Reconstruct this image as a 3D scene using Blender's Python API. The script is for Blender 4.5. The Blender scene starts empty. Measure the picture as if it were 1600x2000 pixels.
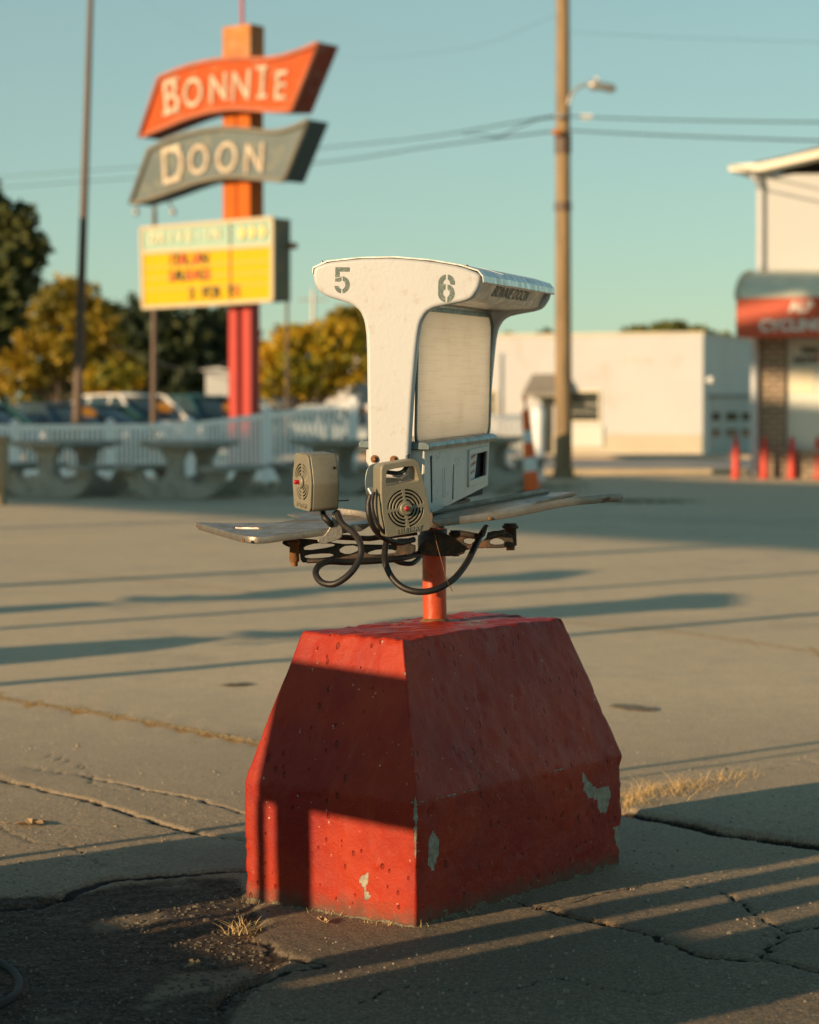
import bpy, bmesh, math, random
import numpy as np
from mathutils import Vector, Matrix
from math import radians as R, sin, cos, pi, tan

# ---------------------------------------------------------------- camera, sky, sun, exposure
SC = bpy.context.scene
COL = SC.collection
CH, FPX, TILT = 1.2, 4450.0, 0.0431          # eye height, focal length in photo pixels, downward tilt
cam_d = bpy.data.cameras.new('camera')
cam = bpy.data.objects.new('camera', cam_d); COL.objects.link(cam)
cam.location = (0, 0, CH); cam.rotation_euler = (pi/2 - TILT, 0, 0)
cam_d.sensor_fit = 'HORIZONTAL'; cam_d.sensor_width = 24.0; cam_d.lens = FPX/1600*24
cam_d.clip_end = 3000; cam_d.clip_start = 0.1
cam_d.dof.use_dof = True; cam_d.dof.focus_distance = 5.42; cam_d.dof.aperture_fstop = 3.1
SC.camera = cam
SUN_EL, SUN_TH = R(12.0), R(40.0)             # light travels towards (cos th, sin th)
SKY_STRENGTH = 0.135
w = bpy.data.worlds.new('World'); SC.world = w; w.use_nodes = True
nt = w.node_tree; nt.nodes.clear()
sky = nt.nodes.new('ShaderNodeTexSky'); sky.sky_type = 'NISHITA'; sky.sun_disc = False
sky.sun_elevation = SUN_EL; sky.sun_rotation = math.atan2(-cos(SUN_TH), -sin(SUN_TH)) % (2*pi)
sky.air_density = 1.0; sky.dust_density = 0.2; sky.ozone_density = 4.0
tint = nt.nodes.new('ShaderNodeMix'); tint.data_type = 'RGBA'; tint.blend_type = 'MULTIPLY'
tint.inputs[0].default_value = 1; tint.inputs[7].default_value = (.84, .88, .60, 1)
hz = nt.nodes.new('ShaderNodeMix'); hz.data_type = 'RGBA'; hz.inputs[7].default_value = (2.60, 3.12, 2.86, 1)   # even haze in the air
tcw = nt.nodes.new('ShaderNodeTexCoord'); spw = nt.nodes.new('ShaderNodeSeparateXYZ'); mrw = nt.nodes.new('ShaderNodeMapRange')     # haze thins with height
mrw.inputs[1].default_value = .12; mrw.inputs[2].default_value = .75; mrw.inputs[3].default_value = .45; mrw.inputs[4].default_value = 0.0
nt.links.new(tcw.outputs['Generated'], spw.inputs[0]); nt.links.new(spw.outputs[2], mrw.inputs[0]); nt.links.new(mrw.outputs[0], hz.inputs[0])
bg = nt.nodes.new('ShaderNodeBackground'); bg.inputs[1].default_value = SKY_STRENGTH
wo = nt.nodes.new('ShaderNodeOutputWorld')
nt.links.new(sky.outputs[0], tint.inputs[6]); nt.links.new(tint.outputs[2], hz.inputs[6]); nt.links.new(hz.outputs[2], bg.inputs[0]); nt.links.new(bg.outputs[0], wo.inputs[0])
sd = bpy.data.lights.new('sun', 'SUN'); sd.energy = 4.7; sd.angle = R(0.53); sd.color = (1.0, 0.69, 0.40)
sun = bpy.data.objects.new('sun', sd); COL.objects.link(sun)
sdir = Vector((cos(SUN_TH)*cos(SUN_EL), sin(SUN_TH)*cos(SUN_EL), -sin(SUN_EL)))
sun.rotation_euler = sdir.to_track_quat('-Z', 'Y').to_euler()
vs = SC.view_settings
SC.display_settings.display_device = 'sRGB'
vs.view_transform = 'Standard'; vs.look = 'None'; vs.gamma = 1; vs.exposure = 0.42; vs.use_curve_mapping = False
SC.cycles.use_denoising = True
SC.cycles.max_bounces = 6

# ---------------------------------------------------------------- geometry helpers
def ray(px, py):
    dx = (px-800)/FPX; dz = -(py-1000)/FPX
    return np.array([dx, cos(TILT)+dz*sin(TILT), -sin(TILT)+dz*cos(TILT)])
def at(px, py, D):
    r = ray(px, py); return np.array([0, 0, CH]) + r*(D/r[1])
def on_z(px, py, z=0.0):
    r = ray(px, py); return np.array([0, 0, CH]) + r*((z-CH)/r[2])
def on_plane(px, py, p0, n):
    r = ray(px, py); o = np.array([0, 0, CH]); return o + r*(np.dot(np.array(p0)-o, n)/np.dot(r, n))
def st(s, t, z=0.0):     # coordinates across / along the sun's bearing
    return np.array([s*sin(SUN_TH)+t*cos(SUN_TH), -s*cos(SUN_TH)+t*sin(SUN_TH), z])

def empty(name, loc, label, cat, group=None):
    o = bpy.data.objects.new(name, None); COL.objects.link(o); o.location = tuple(loc)
    o.empty_display_size = .1
    o['label'] = label; o['category'] = cat
    if group: o['group'] = group
    return o
def tag(o, label=None, cat=None, group=None, kind=None):
    if label: o['label'] = label
    if cat: o['category'] = cat
    if group: o['group'] = group
    if kind: o['kind'] = kind
    return o
def root_of(o):
    while o.parent: o = o.parent
    return o
def link_mesh(name, me, mat, parent=None, smooth=None):
    """mesh in world coordinates -> object under parent (all parents unrotated while building)"""
    o = bpy.data.objects.new(name, me); COL.objects.link(o)
    if parent is not None:
        o.parent = parent
        base = root_of(parent).location
        me.transform(Matrix.Translation(-Vector(base)))
    if mat is not None:
        me.materials.clear(); me.materials.append(mat)
    if smooth is not None:
        for p in me.polygons: p.use_smooth = smooth
    return o
def origin_to(o, loc):
    """top-level single mesh: put its origin at loc"""
    o.data.transform(Matrix.Translation(-Vector(loc))); o.location = tuple(loc); return o

class MB:
    def __init__(s): s.v = []; s.f = []; s.sm = []
    def add(s, vs, fs, sm=False):
        b = len(s.v); s.v += [tuple(map(float, p)) for p in vs]
        s.f += [tuple(b+i for i in f) for f in fs]; s.sm += [sm]*len(fs); return s
    def prism(s, poly, ext):
        n = len(poly); poly = [np.array(p, float) for p in poly]; e = np.array(ext, float)
        vs = poly + [p+e for p in poly]
        fs = [tuple(range(n))[::-1], tuple(range(n, 2*n))] + [(i, (i+1) % n, n+(i+1) % n, n+i) for i in range(n)]
        return s.add(vs, fs)
    def box(s, c, size, ax=None):
        c = np.array(c, float); h = np.array(size, float)/2
        A = np.eye(3) if ax is None else np.array(ax, float)
        vs = [c + A[0]*h[0]*i + A[1]*h[1]*j + A[2]*h[2]*k for i in (-1, 1) for j in (-1, 1) for k in (-1, 1)]
        return s.add(vs, [(0, 1, 3, 2), (4, 6, 7, 5), (0, 4, 5, 1), (2, 3, 7, 6), (0, 2, 6, 4), (1, 5, 7, 3)])
    def tube(s, pts, r, n=10, cap=True):
        pts = [np.array(p, float) for p in pts]; m = len(pts)
        rs = r if hasattr(r, '__len__') else [r]*m
        vs = []; up = None
        for i in range(m):
            d = pts[min(i+1, m-1)] - pts[max(i-1, 0)]; d = d/(np.linalg.norm(d)+1e-12)
            if up is None:
                up = np.array([0, 0, 1.0]) if abs(d[2]) < .9 else np.array([1.0, 0, 0])
            a = np.cross(d, up); a /= np.linalg.norm(a)+1e-12; b = np.cross(a, d); up = b
            for k in range(n):
                t = 2*pi*k/n; vs.append(pts[i] + rs[i]*(cos(t)*a + sin(t)*b))
        fs = [(i*n+k, i*n+(k+1) % n, (i+1)*n+(k+1) % n, (i+1)*n+k) for i in range(m-1) for k in range(n)]
        s.add(vs, fs, True)
        if cap:
            s.add(vs[:n], [tuple(range(n))[::-1]]); s.add(vs[-n:], [tuple(range(n))])
        return s
    def lathe(s, c, axis, prof, n=24):
        """prof: list of (distance along axis, radius)"""
        ax = np.array(axis, float); ax /= np.linalg.norm(ax)
        t = np.array([0, 0, 1.0]) if abs(ax[2]) < .9 else np.array([1.0, 0, 0])
        a = np.cross(ax, t); a /= np.linalg.norm(a); b = np.cross(ax, a); c = np.array(c, float)
        vs = [c + ax*h + r*(cos(2*pi*k/n)*a+sin(2*pi*k/n)*b) for h, r in prof for k in range(n)]
        m = len(prof)
        s.add(vs, [(i*n+k, i*n+(k+1) % n, (i+1)*n+(k+1) % n, (i+1)*n+k) for i in range(m-1) for k in range(n)], True)
        s.add(vs[:n], [tuple(range(n))[::-1]]); s.add(vs[-n:], [tuple(range(n))])
        return s
    def mesh(s, name):
        me = bpy.data.meshes.new(name); me.from_pydata(s.v, [], s.f); me.update()
        me.polygons.foreach_set('use_smooth', s.sm)
        bm = bmesh.new(); bm.from_mesh(me); bmesh.ops.recalc_face_normals(bm, faces=bm.faces); bm.to_mesh(me); bm.free()
        return me
    def build(s, name, mat, parent=None, bevel=0, seg=2):
        o = link_mesh(name, s.mesh(name), mat, parent)
        if bevel:
            m = o.modifiers.new('bevel', 'BEVEL'); m.width = bevel; m.segments = seg; m.limit_method = 'ANGLE'; m.angle_limit = R(35)
        return o

def smooth_loop(pts, it=2, closed=True):
    pts = [np.array(p, float) for p in pts]
    for _ in range(it):
        o = []
        n = len(pts)
        for i in range(n if closed else n-1):
            a, b = pts[i], pts[(i+1) % n]; o += [a*.75+b*.25, a*.25+b*.75]
        pts = o if closed else [pts[0]] + o + [pts[-1]]
    return pts
def round_corners(pts, d):
    o = []; n = len(pts); P = [np.array(p, float) for p in pts]
    for i in range(n):
        a, b, c = P[i-1], P[i], P[(i+1) % n]; la, lc = np.linalg.norm(a-b), np.linalg.norm(c-b); da, dc = min(d, la*.45), min(d, lc*.45)
        p0, p2 = b+(a-b)/la*da, b+(c-b)/lc*dc
        for t in (0, .33, .67, 1): o.append(p0*(1-t)**2+2*b*t*(1-t)+p2*t*t)
    return o
def catmull(pts, k=6):
    P = [np.array(p, float) for p in pts]; P = [2*P[0]-P[1]] + P + [2*P[-1]-P[-2]]; out = []
    for i in range(1, len(P)-2):
        for j in range(k):
            t = j/k
            out.append(.5*((2*P[i]) + (-P[i-1]+P[i+1])*t + (2*P[i-1]-5*P[i]+4*P[i+1]-P[i+2])*t*t + (-P[i-1]+3*P[i]-3*P[i+1]+P[i+2])*t**3))
    out.append(P[-2]); return out
def curve_mesh(name, loops, thick, bevel=0.0, res=2):
    """flat shape with holes, local xy outline, thickness along z (centred)"""
    cu = bpy.data.curves.new(name, 'CURVE'); cu.dimensions = '2D'; cu.fill_mode = 'BOTH'
    for lp in loops:
        sp = cu.splines.new('POLY'); sp.points.add(len(lp)-1); sp.use_cyclic_u = True
        for i, p in enumerate(lp): sp.points[i].co = (p[0], p[1], 0, 1)
    cu.extrude = max(thick/2 - bevel, 0.0); cu.bevel_depth = bevel; cu.bevel_resolution = res; cu.offset = -bevel
    o = bpy.data.objects.new(name+'_tmp', cu); COL.objects.link(o)
    dg = bpy.context.evaluated_depsgraph_get(); dg.update()
    me = bpy.data.meshes.new_from_object(o.evaluated_get(dg)); me.name = name
    bpy.data.objects.remove(o); bpy.data.curves.remove(cu)
    bm = bmesh.new(); bm.from_mesh(me); bmesh.ops.remove_doubles(bm, verts=bm.verts, dist=1e-5)
    bmesh.ops.recalc_face_normals(bm, faces=bm.faces); bm.to_mesh(me); bm.free()
    return me
def text_mesh(txt, size, thick=.002, shear=0, sx=1, spacing=1, offset=0.0, bevel=0.0):
    cu = bpy.data.curves.new('text', 'FONT'); cu.body = txt; cu.size = size; cu.extrude = thick/2; cu.shear = shear
    cu.align_x = 'CENTER'; cu.align_y = 'CENTER'; cu.space_character = spacing; cu.offset = offset; cu.bevel_depth = bevel
    o = bpy.data.objects.new('text_tmp', cu); COL.objects.link(o)
    dg = bpy.context.evaluated_depsgraph_get(); dg.update()
    me = bpy.data.meshes.new_from_object(o.evaluated_get(dg))
    bpy.data.objects.remove(o); bpy.data.curves.remove(cu)
    me.transform(Matrix.Diagonal((sx, 1, 1, 1)))
    return me
def frame(o, x, y, z):
    m = Matrix.Identity(4)
    for i in range(3): m[i][0] = x[i]; m[i][1] = y[i]; m[i][2] = z[i]; m[i][3] = o[i]
    return m
def unit(v): v = np.array(v, float); return v/np.linalg.norm(v)
def join_meshes(name, meshes):
    bm = bmesh.new()
    for me in meshes: bm.from_mesh(me)
    me = bpy.data.meshes.new(name); bm.to_mesh(me); bm.free(); return me
def copy_tree(o, parent=None):
    c = o.copy(); COL.objects.link(c)
    if parent: c.parent = parent
    for ch in [x for x in bpy.data.objects if x.parent == o]: copy_tree(ch, c)
    return c

# ---------------------------------------------------------------- materials
def mat(name, col, rough=.6, metal=0, spec=.5, var=0, vscale=8, var2=None, bump=0, bscale=60, rvar=0, stretch=(1, 1, 1), dirt=None, dscale=14, damt=.5, dlo=.52, dhi=.62, coat=0):
    m = bpy.data.materials.new(name); m.use_nodes = True; n = m.node_tree; N = n.nodes; L = n.links
    p = N['Principled BSDF']; p.inputs['Roughness'].default_value = rough; p.inputs['Metallic'].default_value = metal
    p.inputs['Specular IOR Level'].default_value = spec; p.inputs['Coat Weight'].default_value = coat
    tc = N.new('ShaderNodeTexCoord'); mp = N.new('ShaderNodeMapping'); L.new(tc.outputs['Object'], mp.inputs[0]); mp.inputs['Scale'].default_value = stretch
    base = None
    c1 = tuple(col)+(1,)
    if var:
        no = N.new('ShaderNodeTexNoise'); no.inputs['Scale'].default_value = vscale; no.inputs['Detail'].default_value = 6; no.inputs['Roughness'].default_value = .6
        L.new(mp.outputs[0], no.inputs[0])
        mr = N.new('ShaderNodeMapRange'); mr.inputs[1].default_value = .3; mr.inputs[2].default_value = .7; L.new(no.outputs[0], mr.inputs[0])
        mx = N.new('ShaderNodeMix'); mx.data_type = 'RGBA'
        c2 = tuple(var2)+(1,) if var2 else tuple(x*(1-var) for x in col)+(1,)
        mx.inputs[6].default_value = c1; mx.inputs[7].default_value = c2; L.new(mr.outputs[0], mx.inputs[0]); base = mx.outputs[2]
        if rvar:
            ma = N.new('ShaderNodeMath'); ma.operation = 'MULTIPLY_ADD'; ma.inputs[1].default_value = rvar; ma.inputs[2].default_value = rough-rvar/2
            L.new(mr.outputs[0], ma.inputs[0]); L.new(ma.outputs[0], p.inputs['Roughness'])
    if dirt is not None:
        no = N.new('ShaderNodeTexNoise'); no.inputs['Scale'].default_value = dscale; no.inputs['Detail'].default_value = 9; no.inputs['Roughness'].default_value = .68
        L.new(mp.outputs[0], no.inputs[0])
        mr = N.new('ShaderNodeMapRange'); mr.inputs[1].default_value = dlo; mr.inputs[2].default_value = dhi; mr.inputs[4].default_value = damt; L.new(no.outputs[0], mr.inputs[0])
        mx = N.new('ShaderNodeMix'); mx.data_type = 'RGBA'; mx.inputs[6].default_value = c1; mx.inputs[7].default_value = tuple(dirt)+(1,)
        if base: L.new(base, mx.inputs[6])
        L.new(mr.outputs[0], mx.inputs[0]); base = mx.outputs[2]
    if base: L.new(base, p.inputs['Base Color'])
    else: p.inputs['Base Color'].default_value = c1
    if bump:
        no = N.new('ShaderNodeTexNoise'); no.inputs['Scale'].default_value = bscale; no.inputs['Detail'].default_value = 8
        L.new(mp.outputs[0], no.inputs[0]); b = N.new('ShaderNodeBump'); b.inputs['Distance'].default_value = bump; b.inputs['Strength'].default_value = 1
        L.new(no.outputs[0], b.inputs['Height']); L.new(b.outputs[0], p.inputs['Normal'])
    return m
def leaf_mat(name, cols):
    m = bpy.data.materials.new(name); m.use_nodes = True; n = m.node_tree; N = n.nodes; L = n.links
    p = N['Principled BSDF']; p.inputs['Roughness'].default_value = .6
    g = N.new('ShaderNodeNewGeometry'); r = N.new('ShaderNodeValToRGB'); L.new(g.outputs['Random Per Island'], r.inputs[0])
    tc = N.new('ShaderNodeTexCoord'); no = N.new('ShaderNodeTexNoise'); no.inputs['Scale'].default_value = .55; no.inputs['Detail'].default_value = 3
    L.new(tc.outputs['Object'], no.inputs[0])
    ma = N.new('ShaderNodeMath'); ma.operation = 'MULTIPLY_ADD'; ma.inputs[1].default_value = .45; L.new(g.outputs['Random Per Island'], ma.inputs[0])
    mr = N.new('ShaderNodeMapRange'); mr.inputs[1].default_value = .35; mr.inputs[2].default_value = .65; mr.inputs[4].default_value = .55; L.new(no.outputs[0], mr.inputs[0])
    L.new(mr.outputs[0], ma.inputs[2]); L.new(ma.outputs[0], r.inputs[0])
    el = r.color_ramp.elements
    while len(el) < len(cols): el.new(.5)
    for i, c in enumerate(cols): el[i].position = i/(len(cols)-1); el[i].color = tuple(c)+(1,)
    L.new(r.outputs[0], p.inputs['Base Color'])
    t = N.new('ShaderNodeBsdfTranslucent'); L.new(r.outputs[0], t.inputs[0]); mx = N.new('ShaderNodeMixShader'); mx.inputs[0].default_value = .3
    L.new(p.outputs[0], mx.inputs[1]); L.new(t.outputs[0], mx.inputs[2]); L.new(mx.outputs[0], N['Material Output'].inputs[0])
    return m

M = {}
M['cream'] = mat('cream_enamel', (.52, .545, .55), .38, var=.12, vscale=5, dirt=(.34, .22, .11), dscale=34, damt=.42, dlo=.58, dhi=.72, bump=.0004, bscale=90, rvar=.2)
M['steel'] = mat('brushed_steel', (.62, .62, .60), .34, metal=.9, var=.3, vscale=30, stretch=(1, 1, 1), rvar=.25, dirt=(.3, .2, .1), dscale=40, damt=.5, dlo=.62, dhi=.7)
M['cast'] = mat('weathered_cast_aluminium', (.36, .33, .28), .42, metal=.75, var=.4, vscale=25, bump=.0008, bscale=160, dirt=(.16, .12, .08), dscale=22, damt=.7, dlo=.55, dhi=.7, rvar=.2)
M['caststeel'] = mat('dark_cast_iron', (.085, .065, .05), .6, metal=.3, var=.5, vscale=40, bump=.001, bscale=120, dirt=(.22, .11, .05), dscale=30, damt=.6)
M['speaker'] = mat('painted_speaker_metal', (.27, .25, .18), .5, metal=.25, var=.2, vscale=18, bump=.0005, bscale=200, dirt=(.12, .10, .07), dscale=35, damt=.55, dlo=.6, dhi=.72, rvar=.2)
M['black'] = mat('black_gap', (.01, .01, .01), .8)
M['rubber'] = mat('black_rubber_cable', (.022, .018, .015), .5, var=.4, vscale=60, bump=.0006, bscale=150)
M['redbutton'] = mat('red_plastic_button', (.38, .006, .008), .25, coat=.5)
M['whitebox'] = mat('worn_white_sheet_metal', (.68, .66, .60), .5, var=.12, vscale=14, dirt=(.10, .09, .08), dscale=26, damt=.8, dlo=.6, dhi=.66, bump=.0006, bscale=70)
M['bluegrey'] = mat('blue_grey_metal', (.17, .22, .23), .35, metal=.7, var=.4, vscale=30, rvar=.2)
M['number'] = mat('faded_green_stencil_ink', (.075, .12, .11), .6, dirt=(.62, .56, .42), dscale=320, damt=.55, dlo=.54, dhi=.62)
M['letter'] = mat('grey_stencil_ink', (.10, .12, .12), .5, dirt=(.45, .45, .42), dscale=120, damt=.6, dlo=.5, dhi=.65)
M['rust'] = mat('rusty_bolt', (.30, .14, .05), .7, metal=.3, var=.5, vscale=120, bump=.001, bscale=200)
M['redpost'] = mat('red_orange_post_paint', (.62, .085, .025), .42, var=.25, vscale=22, bump=.0012, bscale=60, dirt=(.2, .05, .02), dscale=20, damt=.6, dlo=.6, dhi=.66)
M['paper'] = mat('paper_card', (.72, .70, .66), .6, var=.06)
M['inkred'] = mat('red_ink', (.5, .08, .06), .7)
M['concrete'] = mat('picnic_concrete', (.44, .42, .36), .85, var=.25, vscale=6, bump=.004, bscale=40, dirt=(.15, .15, .12), dscale=5, damt=.5)
M['vinyl'] = mat('white_vinyl', (.93, .94, .93), .4, var=.06, vscale=3)
M['leaf_dead'] = mat('dead_leaf', (.50, .34, .17), .8, var=.4, vscale=60)
M['straw'] = mat('dry_straw', (.62, .44, .20), .8, var=.3, vscale=30)
M['straw_brown'] = mat('brown_withered_grass', (.30, .17, .07), .9, var=.4, vscale=40)
M['weed'] = mat('green_weed', (.13, .13, .05), .8, var=.4, vscale=10)

# ================================================================ GROUND
rng = np.random.default_rng(3)
def vnoise(x, y, seed=0):
    r = np.random.default_rng(seed); T = r.random((256, 256))
    xi = np.floor(x).astype(int); yi = np.floor(y).astype(int); fx = x-xi; fy = y-yi
    fx = fx*fx*(3-2*fx); fy = fy*fy*(3-2*fy)
    g = lambda a, b: T[a % 256, b % 256]
    return (g(xi, yi)*(1-fx)+g(xi+1, yi)*fx)*(1-fy) + (g(xi, yi+1)*(1-fx)+g(xi+1, yi+1)*fx)*fy
def fbm(x, y, seed=0, o=4):
    t = 0; a = .5
    for i in range(o): t = t + a*vnoise(x*2**i, y*2**i, seed+i); a *= .5
    return t
def axis_pts(dense0, dense1, step, far0, far1, g=1.12):
    a = list(np.arange(dense0, dense1, step)); s = step; x = dense1
    while x < far1: a.append(x); s *= g; x += s
    a.append(far1); s = step; x = dense0 - step; b = []
    while x > far0: b.append(x); s *= g; x -= s
    b.append(far0)
    return np.array(sorted(b)+a)
gx = axis_pts(-1.25, 1.75, .0095, -1500, 1500); gy = axis_pts(3.85, 7.4, .0105, -600, 1600)
X, Y = np.meshgrid(gx, gy); gv = np.zeros(X.shape)
def crack_line(pixels, wob=.012, seed=1):
    P = catmull([on_z(*p)[:2] for p in pixels], 14); r = np.random.default_rng(seed)
    n = len(P); j = np.cumsum(r.normal(0, 1, (n, 2)), 0); j -= np.linspace(0, 1, n)[:, None]*j[-1]
    return np.array(P) + j*wob*.3 + r.normal(0, wob*.25, (n, 2))
def dist_poly(P, sel):
    d = np.full(sel.sum(), 9.0); x = X[sel]; y = Y[sel]
    for i in range(len(P)-1):
        a, b = P[i], P[i+1]; ab = b-a; L2 = ab@ab+1e-12
        t = np.clip(((x-a[0])*ab[0]+(y-a[1])*ab[1])/L2, 0, 1)
        d = np.minimum(d, np.hypot(x-a[0]-t*ab[0], y-a[1]-t*ab[1]))
    return d
near = (X > -3) & (X < 4) & (Y > 3) & (Y < 12)
crack = np.zeros(X.shape); strawm = np.zeros(X.shape); dirt = np.zeros(X.shape); sand = np.zeros(X.shape); dark = np.zeros(X.shape)
nz = fbm(X*9, Y*9, 5)
def carve(pix, width, depth, seed, wob=.012, target=None, vary=.6):
    global gv
    P = crack_line(pix, wob, seed); d = dist_poly(P, near)
    wv = width*(1-vary + 2*vary*fbm(X[near]*14, Y[near]*14, seed+9, 3))
    k = np.clip(1.25-d/wv, 0, 1)
    z = np.zeros(X.shape); z[near] = k; (target if target is not None else crack)[near] = np.maximum((target if target is not None else crack)[near], k)
    gv -= z*depth
    return P
JOINTS = {}
JOINTS['straw_joint'] = carve([(-60, 1350), (0, 1364), (150, 1387), (300, 1413), (430, 1438), (520, 1455), (640, 1480)], .034, .005, 11, .004, strawm, .4)
carve([(0, 1488), (60, 1500), (130, 1512), (220, 1530), (290, 1545), (380, 1562), (480, 1590)], .010, .008, 12)
JOINTS['weed_crack'] = carve([(-40, 1510), (40, 1535), (140, 1560), (250, 1588), (330, 1612), (400, 1628), (480, 1640), (560, 1650)], .015, .012, 13)
JOINTS['step'] = carve([(-60, 1768), (60, 1760), (150, 1738), (230, 1716), (340, 1706), (480, 1700), (560, 1702)], .022, .012, 14)
JOINTS['right_joint'] = carve([(1150, 1575), (1230, 1592), (1320, 1608), (1420, 1628), (1510, 1642), (1600, 1655), (1700, 1668)], .030, .022, 15, .006)
JOINTS['right_crack'] = carve([(1060, 1775), (1120, 1790), (1180, 1806), (1250, 1825), (1300, 1843), (1350, 1858), (1420, 1866), (1490, 1870), (1560, 1884), (1640, 1905)], .012, .012, 16, .014)
carve([(1490, 1868), (1515, 1850), (1545, 1833), (1560, 1822), (1590, 1812), (1640, 1800)], .010, .012, 17)
carve([(1340, 1730), (1400, 1745), (1440, 1770), (1500, 1800), (1545, 1822)], .006, .008, 18)
JOINTS['low_crack'] = carve([(480, 1830), (530, 1850), (580, 1868), (620, 1885), (560, 1900), (470, 1930), (420, 1960)], .014, .010, 19, .016)
carve([(1000, 1760), (1060, 1772), (1180, 1745), (1260, 1728)], .006, .006, 20)
carve([(-40, 1600), (60, 1640), (120, 1652), (200, 1690)], .004, .006, 27, .014)
carve([(90, 1470), (160, 1500), (190, 1530), (260, 1545)], .004, .006, 28, .014)
carve([(700, 1960), (800, 1925), (960, 1940), (1080, 1915), (1200, 1940), (1330, 1935)], .004, .005, 29, .016)
carve([(1420, 1500), (1500, 1510), (1560, 1500), (1640, 1490)], .005, .006, 30, .012)
carve([(900, 1265), (1100, 1215), (1300, 1230), (1600, 1275)], .006, .0, 25, .01, strawm, .6)
# sunken, crumbled patch at the lower left
def inside_px(poly):
    P = [on_z(*p)[:2] for p in poly]; x = X[near]; y = Y[near]; c = np.zeros(x.shape, bool); j = len(P)-1
    for i in range(len(P)):
        xi, yi = P[i]; xj, yj = P[j]
        c ^= ((yi > y) != (yj > y)) & (x < (xj-xi)*(y-yi)/(yj-yi+1e-12)+xi); j = i
    o = np.zeros(X.shape); o[near] = c; return o
def soften(A, n=3):
    for _ in range(n):
        A = (A + np.roll(A, 1, 0) + np.roll(A, -1, 0) + np.roll(A, 1, 1) + np.roll(A, -1, 1))/5
    return A
pit = soften(inside_px([(-300, 1770), (150, 1740), (230, 1722), (330, 1712), (470, 1712), (500, 1775), (520, 1815), (480, 1835), (560, 1870), (470, 1960), (380, 2100), (-300, 2100)]), 5)
gv -= pit*.012; dirt = np.maximum(dirt, pit*(.35+1.0*fbm(X*5, Y*5, 31)))
gv += pit*(.010*(fbm(X*28, Y*28, 33)-.5) + .012*(fbm(X*7, Y*7, 34)-.5))
sand = soften(inside_px([(310, 1905), (330, 1885), (420, 1880), (480, 1872), (520, 1890), (430, 1925), (330, 1940), (300, 1965), (250, 1960), (290, 1930)]), 4)*.9
sand = np.maximum(sand, soften(inside_px([(160, 1790), (240, 1775), (330, 1770), (350, 1785), (260, 1800), (180, 1810)]), 3)*.8)
sand = np.maximum(sand, soften(inside_px([(60, 1980), (140, 1965), (180, 1990), (100, 2010)]), 3)*.7)
# oil-dark asphalt around the base, near shade deepened in its colour
bd = np.hypot((X-.15)/1.1, (Y-5.2)/.9)
dark = np.clip(1.35-bd, 0, 1)*(.5+.9*fbm(X*2.2, Y*2.2, 41))
fine = np.clip((X+1.25)/.3, 0, 1)*np.clip((1.75-X)/.3, 0, 1)*np.clip((Y-3.85)/.2, 0, 1)*np.clip((7.4-Y)/.5, 0, 1)
gv += fine*(.0022*(np.random.default_rng(77).random(X.shape)-.5) + .0035*(fbm(X*30, Y*30, 51, 3)-.5) ) + near*.010*(fbm(X*2, Y*2, 52, 3)-.5)
right_slab = soften(inside_px([(1220, 1590), (1320, 1608), (1600, 1655), (1900, 1690), (1900, 1500), (1600, 1490), (1300, 1530)]), 2)
gv += right_slab*.012
nx, ny = len(gx), len(gy)
V = np.stack([X.ravel(), Y.ravel(), gv.ravel()], 1)
idx = np.arange(nx*ny).reshape(ny, nx)
F = np.stack([idx[:-1, :-1].ravel(), idx[:-1, 1:].ravel(), idx[1:, 1:].ravel(), idx[1:, :-1].ravel()], 1)
gme = bpy.data.meshes.new('ground'); gme.vertices.add(len(V)); gme.vertices.foreach_set('co', V.ravel())
gme.loops.add(F.size); gme.loops.foreach_set('vertex_index', F.ravel()); gme.polygons.add(len(F))
gme.polygons.foreach_set('loop_start', np.arange(0, F.size, 4)); gme.polygons.foreach_set('loop_total', np.full(len(F), 4))
gme.polygons.foreach_set('use_smooth', np.ones(len(F), bool)); gme.update(); gme.validate()
for nm, A in (('crack', crack), ('straw', strawm), ('dirt', dirt), ('sand', sand), ('dark', dark)):
    at_ = gme.attributes.new(nm, 'FLOAT', 'POINT'); at_.data.foreach_set('value', A.ravel().astype(np.float32))

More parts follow.
